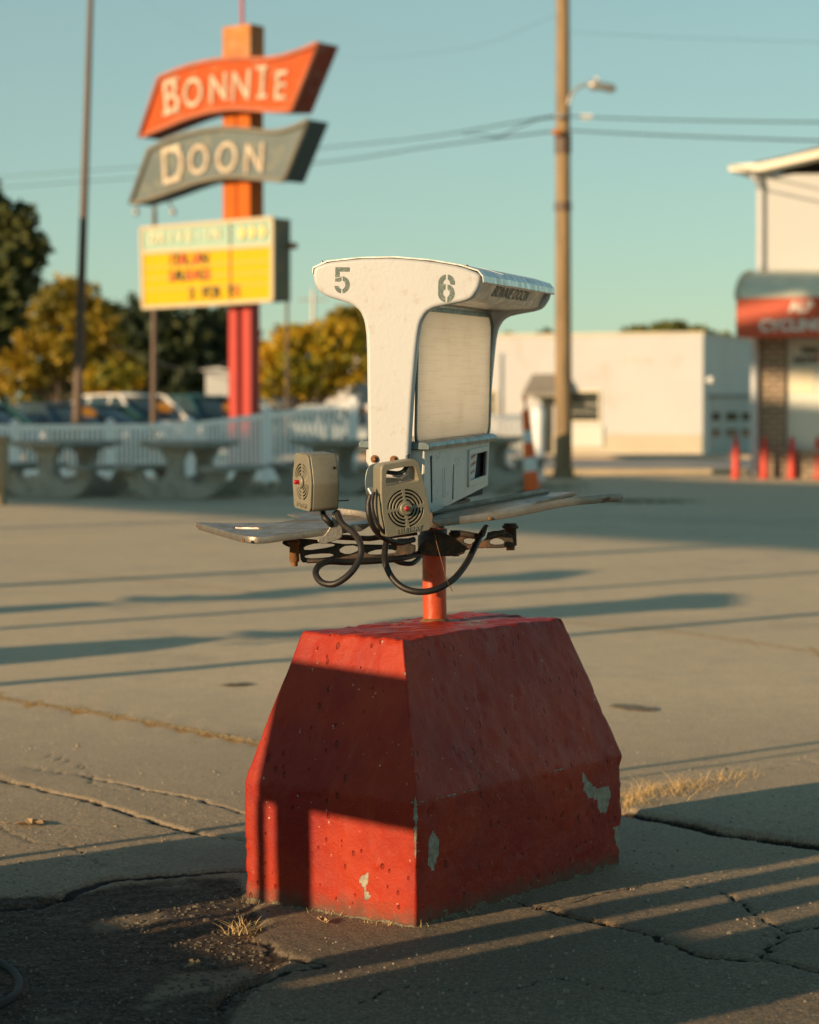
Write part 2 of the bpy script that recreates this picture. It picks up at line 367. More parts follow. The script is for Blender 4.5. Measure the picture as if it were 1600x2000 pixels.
def ground_mat():
    m = bpy.data.materials.new('lot_pavement'); m.use_nodes = True; n = m.node_tree; N = n.nodes; L = n.links
    p = N['Principled BSDF']; p.inputs['Roughness'].default_value = .85; p.inputs['Specular IOR Level'].default_value = .35
    tc = N.new('ShaderNodeTexCoord')
    def noise(sc, det=6, ro=.6, st=None):
        no = N.new('ShaderNodeTexNoise'); no.inputs['Scale'].default_value = sc; no.inputs['Detail'].default_value = det; no.inputs['Roughness'].default_value = ro
        if st:
            mp = N.new('ShaderNodeMapping'); mp.inputs['Scale'].default_value = st; L.new(tc.outputs['Object'], mp.inputs[0]); L.new(mp.outputs[0], no.inputs[0])
        else: L.new(tc.outputs['Object'], no.inputs[0])
        return no.outputs[0]
    def rng_(s, a, b, c=0, d=1):
        mr = N.new('ShaderNodeMapRange'); mr.inputs[1].default_value = a; mr.inputs[2].default_value = b; mr.inputs[3].default_value = c; mr.inputs[4].default_value = d; L.new(s, mr.inputs[0]); return mr.outputs[0]
    def mix(fac, a, b, mode='MIX'):
        x = N.new('ShaderNodeMix'); x.data_type = 'RGBA'; x.blend_type = mode
        for i, s in ((0, fac), (6, a), (7, b)):
            if isinstance(s, (int, float)): x.inputs[i].default_value = s
            elif isinstance(s, tuple): x.inputs[i].default_value = s+(1,)
            else: L.new(s, x.inputs[i])
        return x.outputs[2]
    def math(op, a, b):
        x = N.new('ShaderNodeMath'); x.operation = op
        for i, s in ((0, a), (1, b)):
            if isinstance(s, (int, float)): x.inputs[i].default_value = s
            else: L.new(s, x.inputs[i])
        return x.outputs[0]
    def attr(nm):
        a = N.new('ShaderNodeAttribute'); a.attribute_name = nm; return a.outputs['Fac']
    sep = N.new('ShaderNodeSeparateXYZ'); L.new(tc.outputs['Object'], sep.inputs[0])
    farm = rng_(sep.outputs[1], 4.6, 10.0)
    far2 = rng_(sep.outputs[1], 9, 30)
    base = mix(farm, (.34, .245, .140), (.94, .74, .46))  # near paving darker: own tone plus some shade put into the colour
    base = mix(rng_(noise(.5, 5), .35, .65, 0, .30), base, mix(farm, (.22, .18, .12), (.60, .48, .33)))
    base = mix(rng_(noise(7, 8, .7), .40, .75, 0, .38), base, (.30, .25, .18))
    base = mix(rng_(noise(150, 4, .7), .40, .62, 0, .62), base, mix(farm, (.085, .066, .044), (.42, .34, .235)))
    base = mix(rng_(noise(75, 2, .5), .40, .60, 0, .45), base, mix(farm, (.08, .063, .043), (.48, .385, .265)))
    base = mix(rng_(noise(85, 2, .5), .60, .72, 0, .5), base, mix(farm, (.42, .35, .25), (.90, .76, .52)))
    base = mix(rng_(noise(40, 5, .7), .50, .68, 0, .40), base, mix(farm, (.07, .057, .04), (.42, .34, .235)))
    vg = N.new('ShaderNodeTexVoronoi'); vg.inputs['Scale'].default_value = 95; L.new(tc.outputs['Object'], vg.inputs[0]); sg_ = N.new('ShaderNodeSeparateColor'); L.new(vg.outputs['Color'], sg_.inputs[0])
    agg = math('MULTIPLY', rng_(vg.outputs['Distance'], .30, .22), rng_(sg_.outputs[0], .70, .74))
    base = mix(math('MULTIPLY', agg, .75), base, mix(sg_.outputs[1], (.50, .44, .34), (.24, .22, .18)))
    base = mix(math('MULTIPLY', rng_(attr('dark'), .2, 1.0), .40), base, (.06, .048, .033))
    base = mix(rng_(noise(.22, 3), .55, .66, 0, .22), base, (.22, .20, .16))
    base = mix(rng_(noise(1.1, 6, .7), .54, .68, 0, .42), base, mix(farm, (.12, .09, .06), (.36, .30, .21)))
    dirtf = rng_(math('ADD', attr('dirt'), math('MULTIPLY', noise(30, 5), .5)), .55, .95)
    base = mix(dirtf, base, mix(rng_(noise(90, 4), .4, .65), (.035, .023, .013), (.13, .088, .050)))
    base = mix(rng_(math('ADD', attr('sand'), math('MULTIPLY', noise(25, 6), .7)), .80, 1.30, 0, .8), base, (.26, .20, .125))
    base = mix(rng_(math('ADD', attr('straw'), math('MULTIPLY', noise(60, 5), .6)), .62, .85, 0, .95), base, (.50, .33, .13))
    base = mix(rng_(math('ADD', attr('crack'), math('MULTIPLY', noise(50, 5), .5)), .62, .95), base, (.020, .014, .010))
    L.new(base, p.inputs['Base Color'])
    b = N.new('ShaderNodeBump'); b.inputs['Distance'].default_value = .0048; b.inputs['Strength'].default_value = .85
    L.new(math('ADD', math('MULTIPLY', noise(130, 6, .65), 1.0), math('MULTIPLY', noise(20, 5), .8)), b.inputs['Height']); L.new(b.outputs[0], p.inputs['Normal'])
    return m
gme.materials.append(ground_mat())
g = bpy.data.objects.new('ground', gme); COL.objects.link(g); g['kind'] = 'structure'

# ================================================================ THE ORDER STAND
S = CH/1.35
FU = 1.35
foot = np.array([0.07469412, 6.62797643, .74737362])
Q = dict(bF=(0.017, 5.933, 0), yaw=.9367, w=.5927, l=1.0457, h1=.3307, h2=.7474, iw0=.1281, iw1=.1198, il0=.1135, il1=.1372)
DRm = np.array([[0.24958135223137623, -0.9681263889998616, 0.020986746780918296], [0.9681862484635452, 0.2490763585626338, -0.02400741325642024], [0.01801490783889833, 0.026310882297386498, 0.9994914709832641]])
DO = np.array([foot[0], foot[1], 1.0])
def dv(a, b, z): return S*(DO + DRm@np.array([a, b, z-1.0]))
DA, DB, DZ = DRm[:, 0], DRm[:, 1], DRm[:, 2]
def atf(px, py, D): return at(px, py, D*S)           # depth given in fit units
base_loc = np.array([foot[0]*S, foot[1]*S, 0])
stand = empty('order_stand', base_loc, 'cream menu stand numbered 5 and 6 with two speakers, on the big red block', 'order stand', 'drive-in order stands')

# --- painted concrete block
cu_, su_ = cos(Q['yaw']), sin(Q['yaw']); bu = np.array([cu_, su_, 0]); bv = np.array([-su_, cu_, 0]); bF = np.array(Q['bF'])
def bg_(a, b, z): return S*(bF + bu*a + bv*b + np.array([0, 0, z]))
def block_mesh():
    w_, l_, h1, h2 = Q['w'], Q['l'], Q['h1'], Q['h2']
    rings = [(0, 0, l_, 0, w_, .0), (.0, 0, l_, 0, w_, .02), (h1, -.004, l_+.004, -.004, w_+.004, h1), (h2, Q['il0'], l_-Q['il1'], Q['iw0'], w_-Q['iw1'], h2)]
    lo = (0.004, l_-.004, .004, w_-.004); mid = (-.002, l_+.002, -.002, w_+.002); top = (Q['il0'], l_-Q['il1'], Q['iw0'], w_-Q['iw1'])
    vs = []; fs = []; attrs = []
    def patch(c00, c10, c11, c01, n, m, face):
        b = len(vs)
        for j in range(m+1):
            for i in range(n+1):
                u_, v_ = i/n, j/m
                p = (np.array(c00)*(1-u_)+np.array(c10)*u_)*(1-v_) + (np.array(c01)*(1-u_)+np.array(c11)*u_)*v_
                vs.append(p); attrs.append(face)
        for j in range(m):
            for i in range(n): fs.append((b+j*(n+1)+i, b+j*(n+1)+i+1, b+(j+1)*(n+1)+i+1, b+(j+1)*(n+1)+i))
    def cor(r, z): a0, a1, b0, b1 = r; return [(a0, b0, z), (a1, b0, z), (a1, b1, z), (a0, b1, z)]
    C0, C1, C2 = cor(lo, -.03), cor(mid, h1), cor(top, h2)
    st_ = .0085
    for lo_, hi_ in ((C0, C1), (C1, C2)):
        for k in range(4):
            k2 = (k+1) % 4; n = int(np.linalg.norm(np.array(C1[k])-np.array(C1[k2]))/st_); m = int(abs(hi_[0][2]-lo_[0][2])/st_)
            patch(lo_[k], lo_[k2], hi_[k2], hi_[k], n, m, k)
    patch(C2[0], C2[1], C2[2], C2[3], int(np.linalg.norm(np.array(C1[0])-np.array(C1[1]))/st_), int(np.linalg.norm(np.array(C1[1])-np.array(C1[2]))/st_), 4)
    V_ = np.array(vs)
    W_ = np.array([bg_(*p) for p in V_])
    me = bpy.data.meshes.new('base'); me.from_pydata([tuple(p) for p in W_], [], fs); me.update()
    bm = bmesh.new(); bm.from_mesh(me); bmesh.ops.remove_doubles(bm, verts=bm.verts, dist=.0025); bmesh.ops.recalc_face_normals(bm, faces=bm.faces)
    bmesh.ops.smooth_vert(bm, verts=bm.verts, factor=.5, use_axis_x=True, use_axis_y=True, use_axis_z=True)
    bmesh.ops.smooth_vert(bm, verts=bm.verts, factor=.5, use_axis_x=True, use_axis_y=True, use_axis_z=True)
    bm.to_mesh(me); bm.free(); me.update()
    n = len(me.vertices); co = np.zeros(n*3); me.vertices.foreach_get('co', co); co = co.reshape(-1, 3); no = np.zeros(n*3)
    me.vertices.foreach_get('normal', no); no = no.reshape(-1, 3)
    # local block coordinates
    rel = co/S - bF; a = rel@bu; b = rel@bv; z = rel[:, 2]
    u1 = a*1.0+b*1.7; 
    nn = fbm(u1*6+3, z*7+9, 61, 4)-.5; n2 = fbm(u1*40, z*40, 62, 3)-.5
    r = np.random.default_rng(8); d = .0075*nn + .0022*n2 + .0045*(fbm(u1*18+7, z*13+2, 63, 3)-.5)
    # pits and blisters
    pts = r.choice(n, 170, replace=False)
    for k in pts:
        rad = r.uniform(.005, .012)*(1 if r.random() < .85 else 1.7); dd = np.linalg.norm(co-co[k], axis=1)
        sgn = 1 if r.random() < .25 else -1
        d += sgn*.0035*np.exp(-(dd/rad)**2)
    co = co + no*d[:, None]
    for e_ in (np.hypot(a-(z/Q['h2'])*0, b), np.hypot(a-Q['l'], b), np.hypot(a, b-Q['w'])):
        em = np.clip(1-e_/.03, 0, 1)*(z < Q['h1']+.02); co -= no*(em*.006*np.clip(fbm(z*30+a*5, z*9+b*7, 66, 3)-.42, 0, 1)*3)[:, None]
    tp = np.clip(1-np.abs(z-Q['h2'])/.018, 0, 1); co -= no*(tp*.006*np.clip(fbm(u1*22, b*22, 67, 3)-.40, 0, 1)*3)[:, None]
    # ragged chipped foot
    me.vertices.foreach_set('co', co.ravel())
    # chip mask from the places where the paint has come off
    chip = np.zeros(n)
    def chips(face_n, off, pix, amt=1.0):
        """polygon in the photo, laid on the face plane"""
        P = [on_plane(*p, off, face_n) for p in pix]
        tdir = np.cross(face_n, [0, 0, 1]); tdir /= np.linalg.norm(tdir); vdir = np.cross(tdir, face_n)
        P2 = [((p-off)@tdir, (p-off)@vdir) for p in P]; x = (co-off)@tdir; y = (co-off)@vdir; dn = np.abs((co-off)@face_n)
        c = np.zeros(n, bool); j = len(P2)-1
        for i in range(len(P2)):
            xi, yi = P2[i]; xj, yj = P2[j]
            c ^= ((yi > y) != (yj > y)) & (x < (xj-xi)*(y-yi)/(yj-yi+1e-12)+xi); j = i
        chip[c & (dn < .05)] = amt
    nF = -bu; nR = -bv
    oF = bg_(0, 0, .2); oR = bg_(0, 0, .2)
    chips(nF, oF, [(700, 1712), (718, 1705), (722, 1722), (714, 1736), (724, 1748), (720, 1764), (708, 1758), (712, 1742), (704, 1732)])
    chips(nF, oF, [(700, 1792), (735, 1800), (740, 1812), (700, 1806)], .8)
    chips(nR, oR, [(836, 1642), (846, 1618), (858, 1640), (858, 1668), (850, 1704), (838, 1690)])
    chips(nR, oR, [(1138, 1505), (1147, 1520), (1165, 1538), (1192, 1534), (1193, 1560), (1184, 1590), (1170, 1584), (1166, 1562), (1150, 1560), (1140, 1545)])
    chips(nR, oR, [(1200, 1618), (1212, 1612), (1214, 1640), (1213, 1668), (1204, 1650)])
    chips(nR, oR, [(1165, 1690), (1176, 1688), (1174, 1702), (1164, 1704)])
    chips(nR, oR, [(935, 1765), (955, 1758), (958, 1775), (938, 1780)], .8)
    chips(nR, oR, [(866, 1776), (876, 1774), (876, 1784), (866, 1786)])
    edge = np.exp(-((a)**2+(b)**2)/.00012)*(z < .36)*(z > .18)*.9
    edge2 = np.exp(-((a-Q['l'])**2+(b)**2)/.0002)*(z < .5)*.62
    nr = np.clip(1-np.abs(z-Q['h1'])/.012, 0, 1)*(fbm(u1*13, b*13+2, 71, 3) > .60)*.66
    d1_, d2_ = np.hypot(a-Q['il0']*np.clip((z-Q['h1'])/(Q['h2']-Q['h1']), 0, 1), b-Q['iw0']*np.clip((z-Q['h1'])/(Q['h2']-Q['h1']), 0, 1)), z
    nr = np.maximum(nr, np.clip(1-d1_/.014, 0, 1)*(fbm(z*22, z*3+9, 72, 3) > .56)*.70)
    topm = (z > Q['h2']-.012)*(np.hypot(a-.60, b-.36) < .16)*(fbm(a*14, b*14, 77, 4) > .50)*.62
    bot = np.clip(1.0-z/.020-1.0*(fbm(u1*16, z*2, 78, 3)-.3), 0, 1)
    chip = np.maximum.reduce([chip, nr, edge, edge2, topm, bot])
    at_ = me.attributes.new('chip', 'FLOAT', 'POINT'); at_.data.foreach_set('value', chip.astype(np.float32))
    g_ = np.clip(1.1-z/.085, 0, 1); at2 = me.attributes.new('grime', 'FLOAT', 'POINT'); at2.data.foreach_set('value', g_.astype(np.float32))
    for p in me.polygons: p.use_smooth = True
    return me
def block_mat():
    m = bpy.data.materials.new('thick_red_paint'); m.use_nodes = True; n = m.node_tree; N = n.nodes; L = n.links
    p = N['Principled BSDF']; tc = N.new('ShaderNodeTexCoord')
    def noise(sc, det=6, ro=.6):
        no = N.new('ShaderNodeTexNoise'); no.inputs['Scale'].default_value = sc; no.inputs['Detail'].default_value = det; no.inputs['Roughness'].default_value = ro; L.new(tc.outputs['Object'], no.inputs[0]); return no.outputs[0]
    def rg(s, a, b, c=0, d=1):
        mr = N.new('ShaderNodeMapRange'); mr.inputs[1].default_value = a; mr.inputs[2].default_value = b; mr.inputs[3].default_value = c; mr.inputs[4].default_value = d; L.new(s, mr.inputs[0]); return mr.outputs[0]
    def mix(f, a, b):
        x = N.new('ShaderNodeMix'); x.data_type = 'RGBA'
        for i, s in ((0, f), (6, a), (7, b)):
            if isinstance(s, (int, float)): x.inputs[i].default_value = s
            elif isinstance(s, tuple): x.inputs[i].default_value = s+(1,)
            else: L.new(s, x.inputs[i])
        return x.outputs[2]
    def ma(op, a, b):
        x = N.new('ShaderNodeMath'); x.operation = op
        for i, s in ((0, a), (1, b)):
            if isinstance(s, (int, float)): x.inputs[i].default_value = s
            else: L.new(s, x.inputs[i])
        return x.outputs[0]
    ch = N.new('ShaderNodeAttribute'); ch.attribute_name = 'chip'; gr = N.new('ShaderNodeAttribute'); gr.attribute_name = 'grime'
    def nst2():
        mp2 = N.new('ShaderNodeMapping'); mp2.inputs['Scale'].default_value = (22, 22, 3.2); L.new(tc.outputs['Object'], mp2.inputs[0]); n2_ = N.new('ShaderNodeTexNoise'); n2_.inputs['Scale'].default_value = 1; n2_.inputs['Detail'].default_value = 7; L.new(mp2.outputs[0], n2_.inputs[0]); return n2_.outputs[0]
    paint = mix(rg(noise(4, 7, .65), .35, .62), (.41, .036, .008), (.29, .018, .011)); paint = mix(rg(noise(1.7, 8, .7), .52, .66, 0, .35), paint, (.20, .016, .012)); paint = mix(rg(nst2(), .56, .74, 0, .35), paint, (.46, .060, .018))
    paint = mix(rg(noise(38, 8, .75), .60, .70, 0, .75), paint, (.16, .020, .012))
    paint = mix(rg(noise(70, 3), .70, .73, 0, .8), paint, (.60, .45, .33))
    f = rg(ma('ADD', ch.outputs['Fac'], ma('MULTIPLY', ma('SUBTRACT', noise(55, 7, .7), .5), 1.3)), .62, .66)
    grf = rg(ma('ADD', gr.outputs['Fac'], ma('MULTIPLY', ma('SUBTRACT', noise(25, 7, .7), .5), 1.4)), .45, .95, 0, .75)
    paint = mix(grf, paint, (.10, .07, .045))
    conc = mix(rg(noise(60), .35, .65), (.40, .37, .28), (.22, .20, .15)); conc = mix(rg(gr.outputs['Fac'], .3, 1, 0, .8), conc, (.12, .095, .06))
    r = mix(f, (.36, .36, .36), (.9, .9, .9)); L.new(rg(noise(14), .3, .7, .34, .55), p.inputs['Roughness']); p.inputs['Specular IOR Level'].default_value = .26
    vo = N.new('ShaderNodeTexVoronoi'); vo.inputs['Scale'].default_value = 46; vo.inputs['Randomness'].default_value = 1; mpv = N.new('ShaderNodeMapping'); mpv.inputs['Scale'].default_value = (1, 1, .62); L.new(tc.outputs['Object'], mpv.inputs[0]); L.new(mpv.outputs[0], vo.inputs[0])
    sv = N.new('ShaderNodeSeparateColor'); L.new(vo.outputs['Color'], sv.inputs[0]); rad_ = ma('MULTIPLY', ma('MULTIPLY', rg(sv.outputs[0], .30, 1.0), .30), rg(noise(5.5, 3), .34, .52, .25, 1))
    pit_ = N.new('ShaderNodeMapRange'); pit_.interpolation_type = 'SMOOTHSTEP'; L.new(ma('SUBTRACT', vo.outputs['Distance'], rad_), pit_.inputs[0]); pit_.inputs[1].default_value = -.07; pit_.inputs[2].default_value = .03; pit_.inputs[3].default_value = -1; pit_.inputs[4].default_value = 0
    mps = N.new('ShaderNodeMapping'); mps.inputs['Scale'].default_value = (60, 60, 11); L.new(tc.outputs['Object'], mps.inputs[0]); nst = N.new('ShaderNodeTexNoise'); nst.inputs['Scale'].default_value = 1; nst.inputs['Detail'].default_value = 4; L.new(mps.outputs[0], nst.inputs[0])
    h = ma('ADD', ma('ADD', ma('ADD', ma('ADD', ma('MULTIPLY', noise(26, 4, .6), .8), ma('MULTIPLY', noise(95, 7, .75), 1.0)), ma('MULTIPLY', nst.outputs[0], .5)), ma('MULTIPLY', pit_.outputs[0], 2.2)), ma('ADD', ma('MULTIPLY', noise(170, 4), .3), ma('MULTIPLY', f, -1.6)))
    paint = mix(ma('MULTIPLY', pit_.outputs[0], -.55), paint, (.10, .012, .008))
    L.new(mix(f, paint, conc), p.inputs['Base Color'])
    b = N.new('ShaderNodeBump'); b.inputs['Distance'].default_value = .0026; b.inputs['Strength'].default_value = .8; L.new(h, b.inputs['Height']); L.new(b.outputs[0], p.inputs['Normal'])
    return m
link_mesh('base', block_mesh(), block_mat(), stand)

# --- post and hub
M_ = MB(); f0 = foot*S
M_.tube([f0+[-.0, 0, -.012], f0+[-.0015, 0, .06*S], f0+[-.004, 0, .27*S]], .0345*S, 28)
post = M_.build('post', M['redpost'], stand)
c = MB(); c.lathe(f0+[0, 0, -.006], (0, 0, 1), [(0, .046*S), (.006, .045*S), (.012, .037*S), (.014, .03*S)], 24); c.build('collar', M['rust'], stand)
hub = MB(); hc = f0+[-.004, 0, 0]
hub.lathe([hc[0], hc[1], .940*S], (0, 0, 1), [(0, .040*S), (.004, .046*S), (.055*S, .046*S), (.06*S, .040*S), (.075*S, .040*S)], 28)
hub.build('hub', M['caststeel'], stand)
up = MB(); up.tube([[hc[0], hc[1], 1.0*S], dv(0, 0, 1.10)], .030*S, 20); up.box(dv(0, 0, 1.085), (.5*S, .09*S, .012*S), (DA, DB, DZ)); up.build('carrier_plate', M['caststeel'], stand)

# --- end plates (T shape) with the stencilled numbers
half = [(-.228, 1.738), (-.232, 1.722), (-.226, 1.698), (-.209, 1.672), (-.185, 1.662), (-.137, 1.653), (-.103, 1.645), (-.083, 1.632), (-.068, 1.606), (-.061, 1.564), (-.051, 1.427), (-.044, 1.251), (-.042, 1.185)]
left = [(.068, 1.185), (.070, 1.247), (.0765, 1.424), (.081, 1.561), (.088, 1.606), (.101, 1.634), (.125, 1.651), (.160, 1.661), (.195, 1.671), (.218, 1.685), (.231, 1.706), (.235, 1.728), (.232, 1.750)]
top = [(.195, 1.764), (.107, 1.774), (.007, 1.777), (-.092, 1.769), (-.176, 1.756)]
outline = half + left + top
def plate_at(a, flip=False):
    th = .036
    loop = [(p[0], p[1]) for p in outline]
    lp = []
    n = len(loop)
    for i in range(n):      # light rounding that keeps the bottom corners
        a_, b_ = np.array(loop[i]), np.array(loop[(i+1) % n]); lp += [a_*.8+b_*.2, a_*.2+b_*.8]
    me = curve_mesh('end_panel', [[(p[0]*S, (p[1]-1)*S) for p in lp]], th*S, .010*S, 4)
    me.transform(frame(dv(a, 0, 1.0), DB, DZ, np.cross(DB, DZ)))
    o = link_mesh('end_panel', me, M['cream'], stand)
    for p in me.polygons: p.use_smooth = abs(p.normal.dot(Vector(DA))) < .98
    return o
plA = plate_at(-.4835); plB = plate_at(.4835)
def digit(kind):
    """stencil digits built from bars and arcs, unit height 1, width ~.62"""
    th = .19; L_ = []
    def arc(cx, cy, rx, ry, a0, a1, n=14):
        o = [(cx+rx*cos(R(a0+(a1-a0)*i/n)), cy+ry*sin(R(a0+(a1-a0)*i/n))) for i in range(n+1)]
        i_ = [(cx+(rx-th)*cos(R(a1+(a0-a1)*i/n)), cy+(ry-th)*sin(R(a1+(a0-a1)*i/n))) for i in range(n+1)]
        return o+i_
    if kind == '5':
        L_.append([(-.28, .5), (.30, .5), (.30, .33), (-.10, .33), (-.10, .13), (-.28, .09)])
        L_.append([(-.28, .5), (-.28, .09), (-.10, .13), (-.10, .33), (.3, .33), (.3, .5)][:0] or [(-.28, .06), (-.10, .10), (-.02, .15), (-.02, -.02), (-.11, -.06), (-.28, -.06)])
        L_.append([(.02, .155)] + [(.0+.31*cos(R(a)), -.175+.33*sin(R(a))) for a in range(85, -86, -9)] + [(.02, -.50)] + [(.02, -.33)] + [(.0+.13*cos(R(a)), -.175+.16*sin(R(a))) for a in range(-80, 81, 10)])
        L_.append([(-.03, -.5)] + [(.0+.31*cos(R(a)), -.18+.325*sin(R(a))) for a in range(-97, -165, -9)] + [(-.31, -.22), (-.13, -.22)] + [(.0+.13*cos(R(a)), -.19+.15*sin(R(a))) for a in range(-165, -98, 9)])
    else:
        def ring(cy, ry, a0, a1, rx=.31):
            return [(rx*cos(R(a)), cy+ry*sin(R(a))) for a in np.linspace(a0, a1, 14)] + [((rx-th)*cos(R(a)), cy+(ry-th)*sin(R(a))) for a in np.linspace(a1, a0, 14)]
        # left stem with both shoulders
        L_.append([(-.035, .5)] + [(.31*cos(R(a)), .19+.31*sin(R(a))) for a in range(98, 180, 8)] + [(-.31, -.2)] + [(.31*cos(R(a)), -.19+.31*sin(R(a))) for a in range(184, 262, 8)] + [(-.035, -.5), (-.035, -.31)]
                  + [(.12*cos(R(a)), -.17+.14*sin(R(a))) for a in range(255, 95, -14)] + [(-.035, -.03), (-.035, .16), (-.12, .13)] + [(.12*cos(R(a)), .19+.13*sin(R(a))) for a in range(175, 100, -15)] + [(-.035, .32)])
        L_.append([(.035, .5)] + [(.31*cos(R(a)), .19+.31*sin(R(a))) for a in range(82, -1, -8)] + [(.31, .13), (.13, .13)] + [(.12*cos(R(a)), .19+.13*sin(R(a))) for a in range(5, 75, 12)] + [(.035, .32)])
        L_.append([(.035, .145)] + [(.31*cos(R(a)), -.18+.32*sin(R(a))) for a in range(80, -83, -8)] + [(.035, -.5), (.035, -.31)] + [(.12*cos(R(a)), -.17+.14*sin(R(a))) for a in range(-72, 76, 12)] + [(.035, -.03)])
    return L_
def put_number(kind, b, z, h, a=-.4835-.0181):
    ms = []
    for lp in digit(kind):
        me = curve_mesh('number', [[(p[0]*h*S, p[1]*h*S) for p in lp]], .0006)
        me.transform(frame(dv(a, b, z), -DB, DZ, -DA)); ms.append(me)
    o = link_mesh('number', join_meshes('number', ms), M['number'], plA)
    o['label'] = 'faded green stencilled number ' + kind
put_number('5', .151, 1.715, .070); put_number('6', -.139, 1.697, .074)

# --- canopy
prof = [(.222, 1.742), (.190, 1.757), (.107, 1.768), (.007, 1.771), (-.092, 1.763), (-.176, 1.750), (-.215, 1.738), (-.2225, 1.722), (-.198, 1.674), (-.178, 1.668), (-.10, 1.662), (0, 1.66), (.12, 1.664), (.19, 1.676), (.216, 1.698), (.224, 1.722)]
m = MB(); m.prism([dv(-.47, b, z) for b, z in prof], S*DA*.94); m.build('canopy', M['steel'], stand, .002*S)
m = MB()
cov = [(.236, 1.735), (.235, 1.750), (.195, 1.768), (.107, 1.778), (.007, 1.781), (-.092, 1.774), (-.176, 1.761), (-.224, 1.747), (-.2375, 1.732), (-.2395, 1.716)]
inner = [(b*.992, z-.0035) for b, z in cov][::-1]
m.prism([dv(-.500, b, z) for b, z in cov+inner], S*DA*.315); m.prism([dv(-.1845, b, z+.0012) for b, z in cov+[(b, z-.0005) for b, z in inner]], S*DA*.686)
o = m.build('canopy_cover', M['steel'], stand)
for b, z in ((.213, 1.764), (-.19, 1.757)):
    o2 = MB(); o2.lathe(dv(-.485, b, z-.002), DZ, [(0, .0045*S), (.003*S, .0045*S), (.006*S, .002*S)], 10); o2.build('screw', M['rust'] if b < 0 else M['steel'], stand)
# canopy lettering
TXA = -.01
TWD = [(text_mesh(t_, .047*S, .0005, .25, 1.30, 1.18, offset=-.0002), dx_) for t_, dx_ in (('BONNIE', -.112), ('DOON', .138))]
sn = unit(np.cross(DA, dv(0, -.198, 1.674)-dv(0, -.2225, 1.722)));
if sn @ DB > 0: sn = -sn
upd = unit(np.cross(sn, DA)); upd = upd if upd[2] > 0 else -upd
cc = (dv(TXA, -.2225, 1.722)+dv(TXA, -.198, 1.674))/2
for me, dx_ in TWD:
    me.transform(frame(cc + DA*dx_*S + sn*.0014, DA, upd, np.cross(DA, upd))); o = link_mesh('lettering', me, M['letter'], stand)

# --- menu boards
def menu_mat():
    m = bpy.data.materials.new('faded_menu_sheet'); m.use_nodes = True; n = m.node_tree; N = n.nodes; L = n.links; p = N['Principled BSDF']
    at_ = N.new('ShaderNodeAttribute'); at_.attribute_name = 'mc'; sp = N.new('ShaderNodeSeparateXYZ'); L.new(at_.outputs['Vector'], sp.inputs[0])
    def ma(op, a, b=0.0):
        x = N.new('ShaderNodeMath'); x.operation = op
        for i, s in ((0, a), (1, b)):
            if isinstance(s, (int, float)): x.inputs[i].default_value = s
            else: L.new(s, x.inputs[i])
        return x.outputs[0]
    line = ma('FRACT', ma('MULTIPLY', sp.outputs[1], 150)); row = ma('FLOOR', ma('MULTIPLY', sp.outputs[1], 150))
    cm = N.new('ShaderNodeCombineXYZ'); L.new(ma('MULTIPLY', sp.outputs[0], 520), cm.inputs[0]); L.new(ma('MULTIPLY', row, 7.3), cm.inputs[1])
    no = N.new('ShaderNodeTexNoise'); no.inputs['Scale'].default_value = 1; no.inputs['Detail'].default_value = 2; L.new(cm.outputs[0], no.inputs[0])
    cm2 = N.new('ShaderNodeCombineXYZ'); L.new(ma('MULTIPLY', sp.outputs[0], 3.4), cm2.inputs[0]); L.new(ma('MULTIPLY', row, .55), cm2.inputs[1])
    n2 = N.new('ShaderNodeTexNoise'); n2.inputs['Scale'].default_value = 1; n2.inputs['Detail'].default_value = 1; L.new(cm2.outputs[0], n2.inputs[0])
    ink = ma('MULTIPLY', ma('MULTIPLY', ma('GREATER_THAN', line, .45), ma('GREATER_THAN', no.outputs[0], .46)), ma('GREATER_THAN', n2.outputs[0], .52))
    mx = N.new('ShaderNodeMix'); mx.data_type = 'RGBA'; mx.inputs[6].default_value = (.93, .91, .86, 1); mx.inputs[7].default_value = (.78, .77, .73, 1)
    tc = N.new('ShaderNodeTexCoord'); n3 = N.new('ShaderNodeTexNoise'); n3.inputs['Scale'].default_value = 9; n3.inputs['Detail'].default_value = 7; L.new(tc.outputs['Object'], n3.inputs[0])
    L.new(ma('MULTIPLY', ink, ma('MULTIPLY', n3.outputs[0], 1.0)), mx.inputs[0])
    mx2 = N.new('ShaderNodeMix'); mx2.data_type = 'RGBA'; mx2.inputs[7].default_value = (.70, .62, .50, 1); L.new(mx.outputs[2], mx2.inputs[6])
    mr = N.new('ShaderNodeMapRange'); mr.inputs[1].default_value = .5; mr.inputs[2].default_value = .9; mr.inputs[4].default_value = .35; L.new(n3.outputs[0], mr.inputs[0]); L.new(mr.outputs[0], mx2.inputs[0])
    L.new(mx2.outputs[2], p.inputs['Base Color']); p.inputs['Roughness'].default_value = .33; p.inputs['Coat Weight'].default_value = .3; p.inputs['Coat Roughness'].default_value = .2
    t = N.new('ShaderNodeBsdfTranslucent'); L.new(mx2.outputs[2], t.inputs[0]); ms = N.new('ShaderNodeMixShader'); ms.inputs[0].default_value = .80
    L.new(p.outputs[0], ms.inputs[1]); L.new(t.outputs[0], ms.inputs[2]); L.new(ms.outputs[0], N['Material Output'].inputs[0])
    return m
MENU = menu_mat()
def rrect(x0, y0, x1, y1, r, n=6):
    o = []
    for cx, cy, a0 in ((x1-r, y1-r, 0), (x0+r, y1-r, 90), (x0+r, y0+r, 180), (x1-r, y0+r, 270)):
        o += [(cx+r*cos(R(a0+90*i/n)), cy+r*sin(R(a0+90*i/n))) for i in range(n+1)]
    return o
